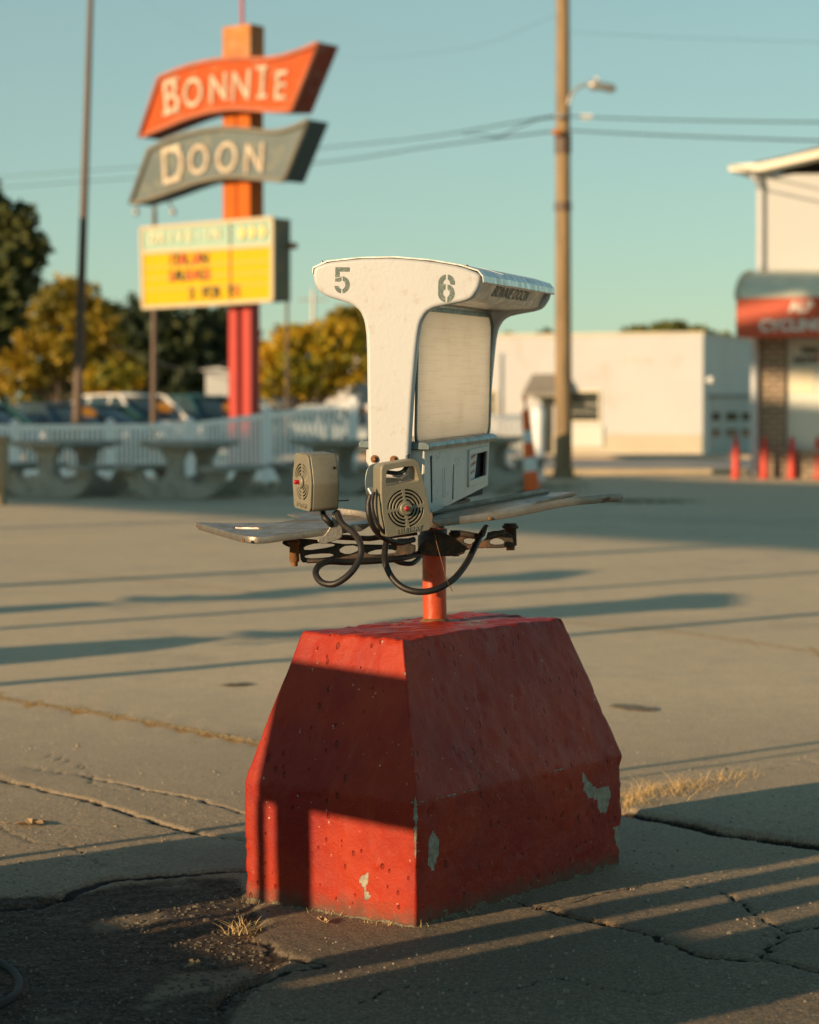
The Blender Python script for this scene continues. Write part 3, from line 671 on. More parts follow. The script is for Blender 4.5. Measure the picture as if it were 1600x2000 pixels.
CLEAR = bpy.data.materials.new('translucent_white_sheet'); CLEAR.use_nodes = True
_n = CLEAR.node_tree.nodes; _t = _n.new('ShaderNodeBsdfTranslucent'); _t.inputs[0].default_value = (.97, .95, .92, 1); _x = _n.new('ShaderNodeMixShader'); _x.inputs[0].default_value = .93; _n['Principled BSDF'].inputs['Roughness'].default_value = .25
CLEAR.node_tree.links.new(_n['Principled BSDF'].outputs[0], _x.inputs[1]); CLEAR.node_tree.links.new(_t.outputs[0], _x.inputs[2]); CLEAR.node_tree.links.new(_x.outputs[0], _n['Material Output'].inputs[0])
for sgn in (-1, 1):
    me = curve_mesh('menu_board', [[(x*S, y*S) for x, y in rrect(-.462, -.187, .455, .180, .045)]], .004*S, .001*S, 1)
    at_ = me.attributes.new('mc', 'FLOAT_VECTOR', 'POINT')
    at_.data.foreach_set('vector', np.array([(v.co.x, v.co.y, 0) for v in me.vertices], np.float32).ravel())
    o_ = dv(0, sgn*.050, 1.462); me.transform(frame(o_, DA, DZ, np.cross(DA, DZ))); mb_ = link_mesh('menu_board' if sgn < 0 else 'back_sheet', me, MENU if sgn < 0 else CLEAR, stand)
    fr = curve_mesh('board_frame', [[(x*S, y*S) for x, y in rrect(-.468, -.196, .468, .190, .048)], [(x*S, y*S) for x, y in rrect(-.460, -.184, .453, .177, .044)]], .007*S, .0015*S, 1)
    fr.transform(frame(o_ + DB*sgn*.0025, DA, DZ, np.cross(DA, DZ))); link_mesh('board_frame', fr, M['bluegrey'], mb_)
m = MB(); m.prism([dv(-.468, b, z) for b, z in ((-.046, 1.645), (.046, 1.645), (.046, 1.665), (-.046, 1.665))], S*DA*.936); m.build('top_rail', M['steel'], stand)

# --- ledge and lower box
m = MB()
lp = [(-.092, 1.262), (-.094, 1.272), (-.090, 1.281), (-.080, 1.285), (.092, 1.285), (.100, 1.281), (.104, 1.272), (.102, 1.262)]
m.prism([dv(-.44, b, z) for b, z in lp], S*DA*.83); m.build('ledge', M['bluegrey'], stand, .001*S)
m = MB(); m.prism([dv(-.470, b*1.02, z) for b, z in lp], S*DA*.028); m.build('ledge_cap', M['bluegrey'], stand, .003*S)
bxL = [(-.455, 1.262), (.352, 1.262), (.345, 1.128), (-.30, 1.088), (-.455, 1.088)]
def hole(pts): return [(x*S, (y-1)*S) for x, y in pts]
holes = [[(-.395, 1.243), (-.372, 1.246), (-.352, 1.115), (-.372, 1.112)],
         [(-.248, 1.205), (-.243, 1.206), (-.228, 1.120), (-.236, 1.118)], [(-.225, 1.206), (-.219, 1.207), (-.206, 1.122), (-.212, 1.12)],
         [(-.118, 1.208), (-.106, 1.212), (-.104, 1.112), (-.124, 1.108)],
         [(.075, 1.240), (.310, 1.246), (.305, 1.152), (.085, 1.145)]]
me = curve_mesh('lower_box', [hole(bxL)] + [hole(h) for h in holes], .003*S)
me.transform(frame(dv(0, -.076, 1.0), DA, DZ, np.cross(DA, DZ)))
bxm = [me]
me2 = curve_mesh('lower_box', [hole(bxL)], .003*S); me2.transform(frame(dv(0, .085, 1.0), DA, DZ, np.cross(DA, DZ))); bxm.append(me2)
m = MB()
m.box(dv(-.455, .004, 1.175), (.003*S, .158*S, .174*S), (DA, DB, DZ)); m.box(dv(.350, .004, 1.195), (.003*S, .158*S, .134*S), (DA, DB, DZ))
bxm.append(m.mesh('x'))
lb = link_mesh('lower_box', join_meshes('lower_box', bxm), M['whitebox'], stand)
m = MB(); m.prism([dv(-.45, b, z) for b, z in ((-.063, 1.10), (.05, 1.10), (.05, 1.255), (-.063, 1.255))], S*DA*.79); m.build('box_interior', mat('dark_box_interior', (.008, .014, .014), .8), lb)
fr = curve_mesh('window_frame', [[(x*S, y*S) for x, y in ((-.128, -.058), (.126, -.049), (.130, .056), (-.132, .052))], [(x*S, y*S) for x, y in ((-.110, -.040), (.108, -.032), (.110, .040), (-.113, .036))]], .008*S, .002*S, 1)
fr.transform(frame(dv(.193, -.080, 1.194), DA, DZ, np.cross(DA, DZ))); link_mesh('window_frame', fr, M['whitebox'], lb)
m = MB(); m.prism([dv(a, -.068, z) for a, z in ((.085, 1.146), (.20, 1.150), (.235, 1.240), (.118, 1.243))], S*DB*.0015); cd = m.build('card', M['paper'], lb)
tm = [text_mesh(t, .013*S, .0003, 0, 1, 1) for t in ('PLEASE PAY', 'WHEN SERVED', 'THANK YOU')]
for i, me in enumerate(tm): me.transform(frame(dv(.165+.008*(1-i), -.0695, 1.222-.024*i), DA, DZ, np.cross(DA, DZ)) @ Matrix.Rotation(R(8), 4, 'Z'))
link_mesh('card_print', join_meshes('card_print', tm), M['inkred'], lb)
for b, z in ((.050, 1.236), (-.004, 1.236)):
    m = MB(); m.lathe(dv(-.502, b, z), -DA, [(0, .011*S), (.003*S, .011*S)], 16); m.lathe(dv(-.505, b, z), -DA, [(0, .0075*S), (.007*S, .0075*S), (.009*S, .005*S)], 6); m.build('bolt', M['rust'], stand)

# --- trays (thin cast plates, each outline point with its own distance)
from mathutils.geometry import tessellate_polygon
def tray(loops, thick, rims):
    L3 = [[Vector(atf(*p)) for p in lp] for lp in loops]
    flat = [v for lp in L3 for v in lp]; tris = tessellate_polygon(L3); n = len(flat); m = MB()
    m.add([tuple(v) for v in flat]+[tuple(v-Vector((0, 0, thick))) for v in flat], [tuple(t) for t in tris]+[tuple(n+i for i in t)[::-1] for t in tris])
    b0_ = 0
    for lp in L3:
        k = len(lp); m.f += [(b0_+i, b0_+(i+1) % k, n+b0_+(i+1) % k, n+b0_+i) for i in range(k)]; m.sm += [False]*k; b0_ += k
    o = m.build('tray', M['cast'], stand)
    for pts, up_h, dn_h, tk in rims:
        P = catmull([atf(*p) for p in pts], 5); r = MB(); vs_ = []
        for i, p in enumerate(P):
            d = unit(P[min(i+1, len(P)-1)]-P[max(i-1, 0)]); q_ = unit(np.array([-d[1], d[0], 0]))
            if q_[1] < 0: q_ = -q_
            e_ = .35 if i in (0, len(P)-1) else 1.0
            vs_ += [p+[0, 0, up_h*e_], p-[0, 0, dn_h*e_], p+q_*tk-[0, 0, dn_h*e_], p+q_*tk+[0, 0, up_h*e_]]
        k = len(P); r.add(vs_, [(i*4+a, i*4+(a+1) % 4, (i+1)*4+(a+1) % 4, (i+1)*4+a) for i in range(k-1) for a in range(4)], True)
        r.add(vs_[:4], [(0, 1, 2, 3)]); r.add(vs_[-4:], [(0, 1, 2, 3)]); r.build('rim', M['cast'], o, .0015)
    return o
trR = tray([[(845, 1014.5, 6.10), (920, 1006, 6.12), (992, 996.5, 6.13), (1050, 985, 6.15), (1102, 974.5, 6.17), (1160, 968.5, 6.19), (1207, 965, 6.21), (1215, 967.5, 6.215), (1190, 970.5, 6.24), (1110, 978, 6.22), (1060, 985, 6.21), (1040, 986.2, 6.22), (1036, 984.5, 6.25), (1048, 980, 6.30), (1085, 970.5, 6.38), (1127, 963.8, 6.42),
     (1128, 960.5, 6.44), (1078, 961, 6.52), (1014, 974, 6.46), (930, 989, 6.42), (845, 1004, 6.38)]], .004,
    [([(845, 1015, 6.098), (920, 1006.5, 6.118), (992, 997, 6.128), (1050, 985.5, 6.148), (1102, 975, 6.168), (1160, 969, 6.188), (1205, 965.5, 6.208), (1217, 968, 6.212)], .001, .0185, .006),
     ([(845, 1004, 6.38), (930, 989, 6.42), (1014, 974, 6.46), (1072, 962, 6.51)], .014, .004, .006), ([(1127, 961, 6.435), (1100, 967.5, 6.40), (1062, 977, 6.34), (1040, 984, 6.27)], .001, .009, .005)])
trL = tray([[(383, 1020, 6.50), (405, 1027, 6.40), (430, 1034, 6.30), (455, 1041, 6.20), (478, 1046, 6.14), (495, 1048, 6.12), (520, 1047.5, 6.12), (560, 1042, 6.13), (640, 1032, 6.16), (723, 1021.5, 6.19), (726, 1015, 6.37), (700, 1008, 6.42), (655, 1002, 6.48), (618, 999.5, 6.52), (574, 1000.6, 6.56), (562, 1004, 6.54), (585, 1009, 6.46), (576, 1015, 6.42), (550, 1019.5, 6.42), (500, 1021, 6.48), (440, 1021.3, 6.54)],
    [(448, 1031.5, 6.36), (456, 1034.5, 6.32), (505, 1034.8, 6.30), (514, 1032.5, 6.32), (505, 1030.2, 6.34), (460, 1029.8, 6.37)]], .004,
    [([(383, 1020.5, 6.498), (405, 1027.5, 6.398), (430, 1034.5, 6.298), (455, 1041.5, 6.198), (478, 1046.5, 6.138), (496, 1048.5, 6.118), (520, 1048, 6.118), (560, 1042.5, 6.128), (640, 1032.5, 6.158), (723, 1022, 6.188)], .001, .0165, .006),
     ([(652, 1002.5, 6.48), (700, 1008.5, 6.42), (728, 1015, 6.37)], .015, .004, .006)])
for px, py, D, tr in ((1188, 975, 6.19, trR), (957, 1013, 6.12, trR), (475, 1056, 6.1, trL), (386, 1027, 6.52, trL)):
    m = MB(); p_ = atf(px, py, D); m.lathe(p_, unit(np.array([0, 0, CH])-p_), [(-.002, .0045), (.0035, .0045), (.0042, .003)], 10); m.build('rivet', M['rust'], tr)

# --- arms, pivots, bolts under the trays
def tubes(name, lst, mt, par=stand, bevel=0):
    m = MB()
    for pts, r in lst: m.tube([atf(*p) for p in pts], r*S, 8)
    return m.build(name, mt, par)
def pivot(px, y0, y1, D, r, nut=True, mt='caststeel', name='pivot'):
    p0, p1 = atf(px, y1, D), atf(px, y0, D); m = MB(); L_ = np.linalg.norm(p1-p0)
    m.lathe(p0, p1-p0, [(0, r*.9), (.002, r), (L_*.75, r*.92), (L_*.78, r*1.25), (L_*.9, r*1.25), (L_*.92, r*1.0), (L_, r*1.0)], 20)
    o = m.build(name, M[mt], stand)
    if nut:
        m = MB(); m.lathe(p0-unit(p1-p0)*.011, p1-p0, [(0, r*.75), (.0115, r*.8)], 6); m.build('nut', M['rust'], o)
    return o
def arm_plate(name, D, loops, thick=.012, mt='caststeel'):
    """upright cast arm facing the viewer: outline from the photo at its own distance"""
    p0 = atf(800, 1070, D); n = np.array([0, -1.0, 0])
    L2 = [[((on_plane(*p, p0, n)-p0)[0], (on_plane(*p, p0, n)-p0)[2]) for p in lp] for lp in loops]
    me = curve_mesh(name, L2, thick*S*1.3, .003, 1); me.transform(frame(p0, (1, 0, 0), (0, 0, 1), (0, -1, 0)))
    return link_mesh(name, me, M[mt], stand)
pivot(575, 1054, 1097, 6.25, .0125, mt='rust'); pivot(997, 1022, 1066, 6.50, .0165); pivot(890, 1036, 1078, 6.45, .014); pivot(790, 1052, 1082, 6.35, .018)
sl = lambda L_: smooth_loop(L_, 1)
arm_plate('arm', 6.28, [sl([(551, 1058), (553, 1064), (585, 1076), (588, 1098), (600, 1099), (740, 1092), (790, 1086), (812, 1080), (812, 1060), (760, 1064), (700, 1063), (660, 1062), (610, 1052), (560, 1053)]),
    sl([(592, 1068), (596, 1076), (650, 1068), (656, 1062), (620, 1060)]), sl([(595, 1084), (597, 1091), (640, 1089), (655, 1084), (640, 1080)]), sl([(660, 1076), (678, 1084), (700, 1076), (706, 1068), (690, 1064), (672, 1066)]), sl([(715, 1080), (725, 1084), (770, 1081), (775, 1074), (740, 1072)])])
tubes('linkage_rod', [([(640, 1048, 6.5), (720, 1052, 6.5), (815, 1040, 6.5)], .008)], M['caststeel'])
tubes('linkage_rod', [([(600, 1096, 6.2), (700, 1094, 6.2), (770, 1088, 6.25)], .006)], M['caststeel'])
arm_plate('arm', 6.42, [sl([(815, 1070), (818, 1084), (870, 1087), (905, 1084), (912, 1071), (1000, 1070), (1005, 1062), (1000, 1043), (975, 1034), (930, 1046), (880, 1048), (868, 1040), (840, 1042)]),
    sl([(905, 1052), (908, 1062), (935, 1064), (940, 1054), (925, 1051)]), sl([(955, 1056), (960, 1064), (985, 1063), (984, 1055), (970, 1050)])])
tubes('linkage_rod', [([(900, 1042, 6.3), (945, 1050, 6.3), (985, 1040, 6.35)], .009)], M['caststeel'])
tubes('tray_stay', [([(950, 1030, 6.3), (945, 1048, 6.28), (925, 1066, 6.25)], .008)], M['steel'])

# --- cables
def cable(name, pts, r):
    P = catmull([atf(*p) for p in pts], 8); m = MB(); m.tube(P, r*S, 10); return m.build(name, M['rubber'], stand)
cable('cable', [(658, 1000, 6.15), (668, 1022, 6.12), (690, 1040, 6.08), (704, 1062, 6.04), (703, 1090, 6.02), (684, 1120, 6.0), (655, 1140, 6.0), (630, 1138, 6.02), (617, 1122, 6.05), (622, 1106, 6.08), (642, 1097, 6.12), (680, 1098, 6.16), (740, 1095, 6.2), (785, 1090, 6.25), (815, 1082, 6.4), (826, 1075, 6.5)], .0088)
cable('cable', [(757, 1050, 6.2), (752, 1075, 6.15), (753, 1100, 6.1), (766, 1128, 6.08), (788, 1148, 6.06), (818, 1156, 6.05), (852, 1151, 6.06), (885, 1132, 6.1), (910, 1102, 6.16), (928, 1068, 6.22), (938, 1048, 6.28), (950, 1030, 6.34)], .0088)
cable('cable', [(726, 962, 6.02), (720, 985, 6.02), (722, 1010, 6.02), (733, 1035, 6.04), (752, 1052, 6.08), (780, 1060, 6.14), (808, 1054, 6.2)], .0080)
cable('cable', [(730, 962, 6.00), (727, 985, 5.99), (732, 1010, 5.99), (744, 1033, 6.0), (758, 1046, 6.03)], .0050)
cable('cable', [(630, 998, 6.18), (634, 1010, 6.14), (645, 1022, 6.14), (652, 1030, 6.18)], .0085)
cable('cable', [(770, 1094, 6.4), (786, 1100, 6.42), (806, 1100, 6.44), (820, 1088, 6.5), (826, 1080, 6.56)], .0070)
m = MB(); m.tube(catmull([atf(*p) for p in ((848, 1040, 6.1), (856, 1072, 6.08), (864, 1100, 6.06), (872, 1130, 6.06), (884, 1155, 6.08))], 6), .0009, 5); m.build('loose_wire', M['rust'], stand)

# --- speakers
def speaker(center, xa, za, handle=True, s=1.0, deep=0.0):
    xa = unit(xa); za = unit(np.array(za) - xa*(np.array(za)@xa)); ya = np.cross(za, xa)      # ya points to the back
    if handle:
        out = [(-.058, -.094), (.058, -.094), (.064, -.085), (.066, -.03), (.062, .02), (.052, .090), (.045, .098), (-.045, .098), (-.052, .090), (-.062, .02), (-.066, -.03), (-.064, -.085)]
        gz = -.026; hl = [(-.042, .040), (.042, .040), (.046, .046), (.040, .078), (.034, .083), (-.034, .083), (-.040, .078), (-.046, .046)]
    else:
        out = [(-.050, -.078), (.050, -.078), (.058, -.070), (.066, .0), (.060, .030), (.046, .072), (.038, .078), (-.038, .078), (-.046, .072), (-.060, .030), (-.066, .0), (-.058, -.070)]
        gz = .0
    k = S*s; slots = []
    for r0, r1 in ((.0205, .0245), (.0290, .0335), (.0380, .0425), (.0470, .0510)):
        if r0 < .025: segs = [(12, 78), (102, 168), (192, 258), (282, 348)]
        else: segs = [(6, 84), (96, 174), (186, 264), (276, 354)]
        for a0, a1 in segs:
            n = 12; q_ = []
            q_ += [(r1*cos(R(a0+(a1-a0)*i/n)), gz+r1*sin(R(a0+(a1-a0)*i/n))) for i in range(n+1)]
            q_ += [(r0*cos(R(a1+(a0-a1)*i/n)), gz+r0*sin(R(a1+(a0-a1)*i/n))) for i in range(n+1)]
            slots.append(q_)
    sc_ = lambda lp: [(p[0]*k, p[1]*k) for p in lp]
    O = round_corners(out, .006)
    loops = [sc_(O)] + [sc_(x) for x in slots] + ([sc_(smooth_loop(hl, 1))] if handle else [])
    Mx = lambda off: frame(np.array(center) + ya*off, xa, za, -ya)
    me = curve_mesh('speaker', loops, .006*k, .0012*k, 2); me.transform(Mx(.002*k))
    # body behind the face, deeper, with the handle opening carried through
    body = curve_mesh('body', [sc_([(p[0]*1.015, p[1]*1.01) for p in O]), sc_([(.0535*cos(2*pi*i/32), gz+.0535*sin(2*pi*i/32)) for i in range(32)])] + ([sc_(smooth_loop([(p[0]*1.05, p[1]) for p in hl], 1))] if handle else []), .062*k+deep, .004*k, 2)
    body.transform(Mx(.0365*k+deep/2))
    cap_ = curve_mesh('back', [sc_([(p[0]*1.0, p[1]*1.0) for p in O])] + ([sc_(smooth_loop([(p[0]*1.05, p[1]) for p in hl], 1))] if handle else []), .004*k); cap_.transform(Mx(.066*k+deep))
    jm = join_meshes('speaker', [me, body, cap_]); sp = link_mesh('speaker', jm, M['speaker'], stand)
    bk = MB(); bk.lathe(np.array(center)+za*gz*k+ya*.0105*k, -ya, [(0, .053*k), (.001*k, .053*k)], 32); bk.build('speaker_mesh', M['black'], sp)
    # the dark disc sits in the gap between face and body; the gap ring is closed by a spacer
    rg = MB(); c0 = np.array(center)+za*gz*k
    rg.lathe(c0, -ya, [(.004*k, .018*k), (.008*k, .017*k), (.0095*k, .014*k), (.0075*k, .011*k), (.0095*k, .008*k), (.010*k, .0055*k)], 24); rg.build('grille_ring', M['speaker'], sp)
    bt = MB(); bt.lathe(c0, -ya, [(.009*k, .0062*k), (.021*k, .0060*k), (.0235*k, .0045*k), (.0242*k, .002*k)], 18) if not handle else bt.lathe(c0, -ya, [(.009*k, .0070*k), (.013*k, .0068*k), (.0150*k, .004*k)], 18)
    bt.build('call_button', M['redbutton'], sp)
    tme = text_mesh('TELETRAY', .0165*k, .0024*k, .15, .92, 1.05, offset=.0003, bevel=.0002); tz = -.0835 if handle else -.066
    tme.transform(frame(np.array(center)+za*tz*k-ya*.0020*k, xa, za, -ya)); link_mesh('raised_lettering', tme, M['speaker'], sp)
    return sp, xa, ya, za
c2 = atf(790, 974, 6.02)
rr = R(8.2); cy = R(20)       # rolled a little, face turned slightly to the left
vx = np.array([cos(cy), sin(cy), 0])*cos(rr) + np.array([0, 0, 1])*sin(rr); vz = -np.array([cos(cy), sin(cy), 0])*sin(rr) + np.array([0, -.02, 1])*cos(rr)
sp2 = speaker(c2, vx, vz, True)
c1 = atf(590, 941, 6.14)
w1 = unit([.43, -.89, -.075]); z1 = unit([.0, -.085, 1])
sp1 = speaker(c1, w1, z1, False, .97, .014)
m = MB(); m.lathe(c1+sp1[1]*.0555*S+sp1[2]*.070*S+sp1[3]*.040*S, sp1[1], [(-.002, .0035), (.0030, .0035)], 10); m.build('screw_hole', M['black'], sp1[0])
# mounting brackets
def plate_px(name, D, pts, thick, mt, par=stand, yaw=0):
    p0 = atf(*pts[0], D); n = np.array([sin(yaw), -cos(yaw), 0]); xd = np.array([cos(yaw), sin(yaw), 0])
    L2 = [[((on_plane(*p, p0, n)-p0)@xd, (on_plane(*p, p0, n)-p0)[2]) for p in pts]]
    me = curve_mesh(name, L2, thick, .0015, 1); me.transform(frame(p0, xd, (0, 0, 1), n)); return link_mesh(name, me, M[mt], par)
plate_px('bracket', 6.16, sl([(648, 998), (666, 998), (668, 1020), (670, 1048), (660, 1054), (646, 1058), (632, 1063), (620, 1058), (622, 1052), (632, 1048), (645, 1030), (650, 1012)]), .022, 'cast')
m = MB(); m.tube([atf(662, 978, 6.2), atf(681, 977, 6.24)], .0016, 8); m.build('pin', M['caststeel'], stand)
plate_px('bracket', 6.14, sl([(722, 908), (738, 904), (742, 930), (738, 958), (728, 972), (716, 968), (712, 945), (715, 920)]), .012, 'bluegrey')
m = MB(); m.tube(catmull([atf(*p) for p in ((735, 918, 6.10), (756, 922, 6.08), (778, 924, 6.07), (790, 918, 6.07), (795, 905, 6.10), (797, 888, 6.14))], 6), .0055, 10); m.build('hook', M['bluegrey'], stand)
m = MB(); m.tube([atf(722, 955, 6.02), atf(728, 966, 6.01)], .0075, 10); m.build('cable_clip', M['steel'], stand)

# ================================================================ THINGS ON THE NEAR GROUND
def blades(name, spots, n, hgt, spread, r_, mt, lean=.9, seed=1, seg=4, wid=.0018, curl=.5):
    r = np.random.default_rng(seed); m = MB()
    for _ in range(n):
        s_ = spots[r.integers(len(spots))]; b = np.array([s_[0]+r.normal(0, spread), s_[1]+r.normal(0, spread*1.0), -.003])
        a = r.uniform(0, 2*pi); L_ = hgt*r.uniform(.4, 1.15); ln = r.uniform(.2, lean); d = np.array([cos(a), sin(a), 0]); pts = []
        c_ = r.normal(0, curl); side = np.array([-d[1], d[0], 0])
        for i in range(seg+1):
            t = i/seg; pts.append(b + d*L_*ln*t + side*L_*c_*t*t*.5 + np.array([0, 0, L_*(1-ln*.9)*(t-.35*t*t*ln) + .004*t]))
        for i in range(seg):
            w0 = wid*(1-i/seg*.8); w1 = wid*(1-(i+1)/seg*.8)
            m.add([pts[i]-side*w0, pts[i]+side*w0, pts[i+1]+side*w1, pts[i+1]-side*w1], [(0, 1, 2, 3)])
    return m.build(name, mt)
def gz_at(x, y):
    j = np.clip(np.searchsorted(gx, x), 0, nx-1); i = np.clip(np.searchsorted(gy, y), 0, ny-1); return gv[i, j]
tl = [on_z(*p) for p in ((1225, 1572), (1250, 1562), (1280, 1555), (1300, 1548), (1330, 1545), (1350, 1550), (1375, 1545), (1240, 1580), (1310, 1560), (1400, 1535), (1440, 1525))]
tag(blades('dry_grass', tl, 1500, .080, .040, 0, M['straw'], 1.08, 2, 5, .0013, 1.0), 'pale dry grass tuft lying along the joint right of the red block', 'dry grass', kind='stuff')
tl = [on_z(*p) for p in ((470, 1818), (480, 1815), (460, 1822), (490, 1818))]
tag(blades('dry_grass', tl, 90, .055, .014, 0, M['straw'], .95, 3, 6, .0014, 1.4), 'small curled straw tuft on the dirt left of the block foot', 'dry grass', kind='stuff')
def along(a, b, n): return [np.array(a)*(1-i/n)+np.array(b)*i/n for i in range(n+1)]
foot_l = along(bg_(-.01, .60, 0), bg_(-.012, .0, 0), 24)
foot_r = along(bg_(-.0, -.012, 0), bg_(1.0, -.014, 0), 30)
tag(blades('dry_grass', foot_l, 170, .022, .010, 0, M['straw'], 1.0, 4, 4, .0009, 1.6), 'fringe of dry straw along the sunlit left foot of the block', 'dry grass', kind='stuff')
tag(blades('dry_grass', foot_r, 90, .022, .010, 0, M['straw'], 1.0, 5, 4, .0009, 1.6), 'thin dry weeds along the shaded right foot of the block', 'dry grass', kind='stuff')
cr = [p for k_ in ('right_joint', 'right_crack', 'weed_crack', 'step', 'low_crack') for p in JOINTS[k_][::2] if fbm(np.array([p[0]*5.0+50]), np.array([p[1]*5.0+50]), 91, 2)[0] > .40]
tag(blades('dry_grass', cr, 520, .014, .011, 0, M['straw_brown'], 1.0, 6, 4, .0009, 1.8), 'sparse withered grass growing in the cracks of the pavement', 'dry grass', kind='stuff')
tag(blades('dry_grass', list(JOINTS['straw_joint'][::1]), 1500, .014, .010, 0, M['straw'], 1.0, 7, 3, .0016, 1.0), 'straw filling the long straight joint at the left', 'dry grass', kind='stuff')
# joint fillings and stains beyond the fine ground mesh
def ribbon(name, pix, width, c, z=.004, seed=1, vary=.5, step=.02):
    P = catmull([on_z(*p)[:2] for p in pix], 40); r = np.random.default_rng(seed); m = MB(); vs_ = []; ph = r.uniform(0, 99)
    for i, p in enumerate(P):
        d = unit(P[min(i+1, len(P)-1)]-P[max(i-1, 0)]); q_ = np.array([-d[1], d[0]]); en = min(1, i/3, (len(P)-1-i)/3)
        w0 = width*en*(1-vary+vary*2*r.random()); w1 = width*en*(1-vary+vary*2*r.random()); vs_ += [(*(p+q_*w0), z), (*(p-q_*w1), z)]
    m.add(vs_, [(2*i, 2*i+1, 2*i+3, 2*i+2) for i in range(len(P)-1)]); o = m.build(name, c); o['kind'] = 'structure'; return o
JM = mat('straw_and_sand_filling', (.62, .42, .18), .95, var=.6, vscale=60, var2=(.30, .20, .09), bump=.01, bscale=60)
ribbon('joint_filling', [(-60, 1352), (0, 1364), (150, 1387), (300, 1413), (430, 1438), (520, 1455), (640, 1480)], .030, JM, .003, 3)
ribbon('joint_filling', [(560, 1200), (700, 1235), (900, 1262), (1100, 1215), (1180, 1222), (1300, 1232), (1450, 1252), (1640, 1282)][3:], .022, mat('sandy_filling', (.72, .55, .32), .95, var=.5, vscale=20), .003, 4)
ribbon('joint_filling', [(120, 1118), (250, 1130), (400, 1146), (520, 1160)], .020, mat('sandy_filling_far', (.74, .58, .36), .95, var=.5, vscale=20), .003, 6)
ribbon('pothole', [(440, 1337), (455, 1339), (470, 1338), (486, 1335)], .035, mat('dark_hole', (.10, .085, .06), .95, var=.4, vscale=30), .003, 7)
ribbon('pothole', [(1195, 1378), (1225, 1380), (1250, 1385), (1285, 1386)], .05, mat('dark_worn_patch', (.26, .21, .145), .95, var=.5, vscale=25), .003, 8)
# loose stones
def pebbles():
    r = np.random.default_rng(21); m = MB(); k = 0
    while k < 2600:
        px, py = r.uniform(-120, 640), r.uniform(1720, 2080)
        p = on_z(px, py); j = np.searchsorted(gx, p[0]); i = np.searchsorted(gy, p[1])
        if i >= ny or j >= nx or pit[i, j]*r.random() < .35:
            if r.random() > .02: continue
        s_ = r.uniform(.0025, .0075)*(2.0 if r.random() < .06 else 1); z = gv[min(i, ny-1), min(j, nx-1)]
        a = r.uniform(0, pi); ca, sa = cos(a), sin(a); e = [r.uniform(.6, 1.3) for _ in range(6)]; h = s_*r.uniform(.25, .5)
        q_ = [(e[0]*s_, 0), (.5*s_*e[1], .8*s_), (-.6*s_*e[2], .7*s_), (-s_*e[3], 0), (-.4*s_, -.8*s_*e[4]), (.6*s_, -.7*s_*e[5])]
        b = [(p[0]+x*ca-y*sa, p[1]+x*sa+y*ca) for x, y in q_]
        m.add([(x, y, z-.002) for x, y in b]+[(p[0]+(x-p[0])*.65, p[1]+(y-p[1])*.65, z+h) for x, y in b], [(6, 7, 8, 9, 10, 11)]+[(i_, (i_+1) % 6, 6+(i_+1) % 6, 6+i_) for i_ in range(6)])
        k += 1
    return m.build('gravel', mat('loose_gravel', (.14, .115, .08), .8, var=.6, vscale=120, bump=.0008, bscale=300))
tag(pebbles(), 'loose gravel on the crumbled dark asphalt patch at lower left', 'gravel', kind='stuff')
def grit():
    r = np.random.default_rng(44); m = MB()
    for k in range(1500):
        px, py = r.uniform(-40, 1640), 1230+760*r.random()**.8; p = on_z(px, py); s_ = r.uniform(.0020, .0050)*(1.8 if r.random() < .05 else 1)
        if 470 < px < 1230 and py < 1830: continue
        z = gz_at(p[0], p[1]); a = r.uniform(0, pi); pts = [(p[0]+s_*r.uniform(.7, 1.3)*cos(a+t), p[1]+s_*r.uniform(.5, 1.0)*sin(a+t)) for t in (0, 1.2, 2.5, 3.8, 5.0)]
        h = s_*r.uniform(.5, 1.0); m.add([(x, y, z-.002) for x, y in pts]+[(p[0]+(x-p[0])*.6, p[1]+(y-p[1])*.6, z+h) for x, y in pts], [(5, 6, 7, 8, 9)]+[(i_, (i_+1) % 5, 5+(i_+1) % 5, 5+i_) for i_ in range(5)])
    return m.build('grit', mat('pale_grit', (.42, .36, .27), .9, var=.7, vscale=90, var2=(.10, .08, .06)))
tag(grit(), 'scattered grit and crumbs over the sunlit pavement', 'grit', kind='stuff')
# fallen leaf
def leaf(px, py, s_, a, label):
    p = on_z(px, py); m = MB(); n = 12
    def P_(u, v_): x = u*s_; y = v_*s_; return (p[0]+x*cos(a)-y*sin(a), p[1]+x*sin(a)+y*cos(a), .003+.012*abs(sin(u*3+v_*5))+.010*v_*v_)
    L_ = [(-1, 0), (-.7, .32), (-.45, .22), (-.2, .6), (.05, .30), (.4, .5), (.5, .2), (1, .12), (.55, -.1), (.6, -.42), (.15, -.28), (-.1, -.55), (-.35, -.22), (-.75, -.3)]
    m.add([P_(0, 0)]+[P_(*q_) for q_ in L_], [(0, i+1, (i+1) % len(L_)+1) for i in range(len(L_))])
    m.tube([P_(-1, 0), P_(-1.6, -.1)], .0012, 5); o = m.build('dead_leaf', M['leaf_dead'])
    mo = o.modifiers.new('thick', 'SOLIDIFY'); mo.thickness = .0008
    origin_to(o, (p[0], p[1], 0)); tag(o, label, 'leaf')
leaf(62, 1612, .055, .2, 'curled tan dead leaf lying alone on the pavement at far left')
leaf(380, 1888, .020, 1.1, 'tiny dead leaf on the pale sandy patch')
leaf(630, 1803, .022, 2.0, 'small pale leaf lying at the sunlit foot of the red block')
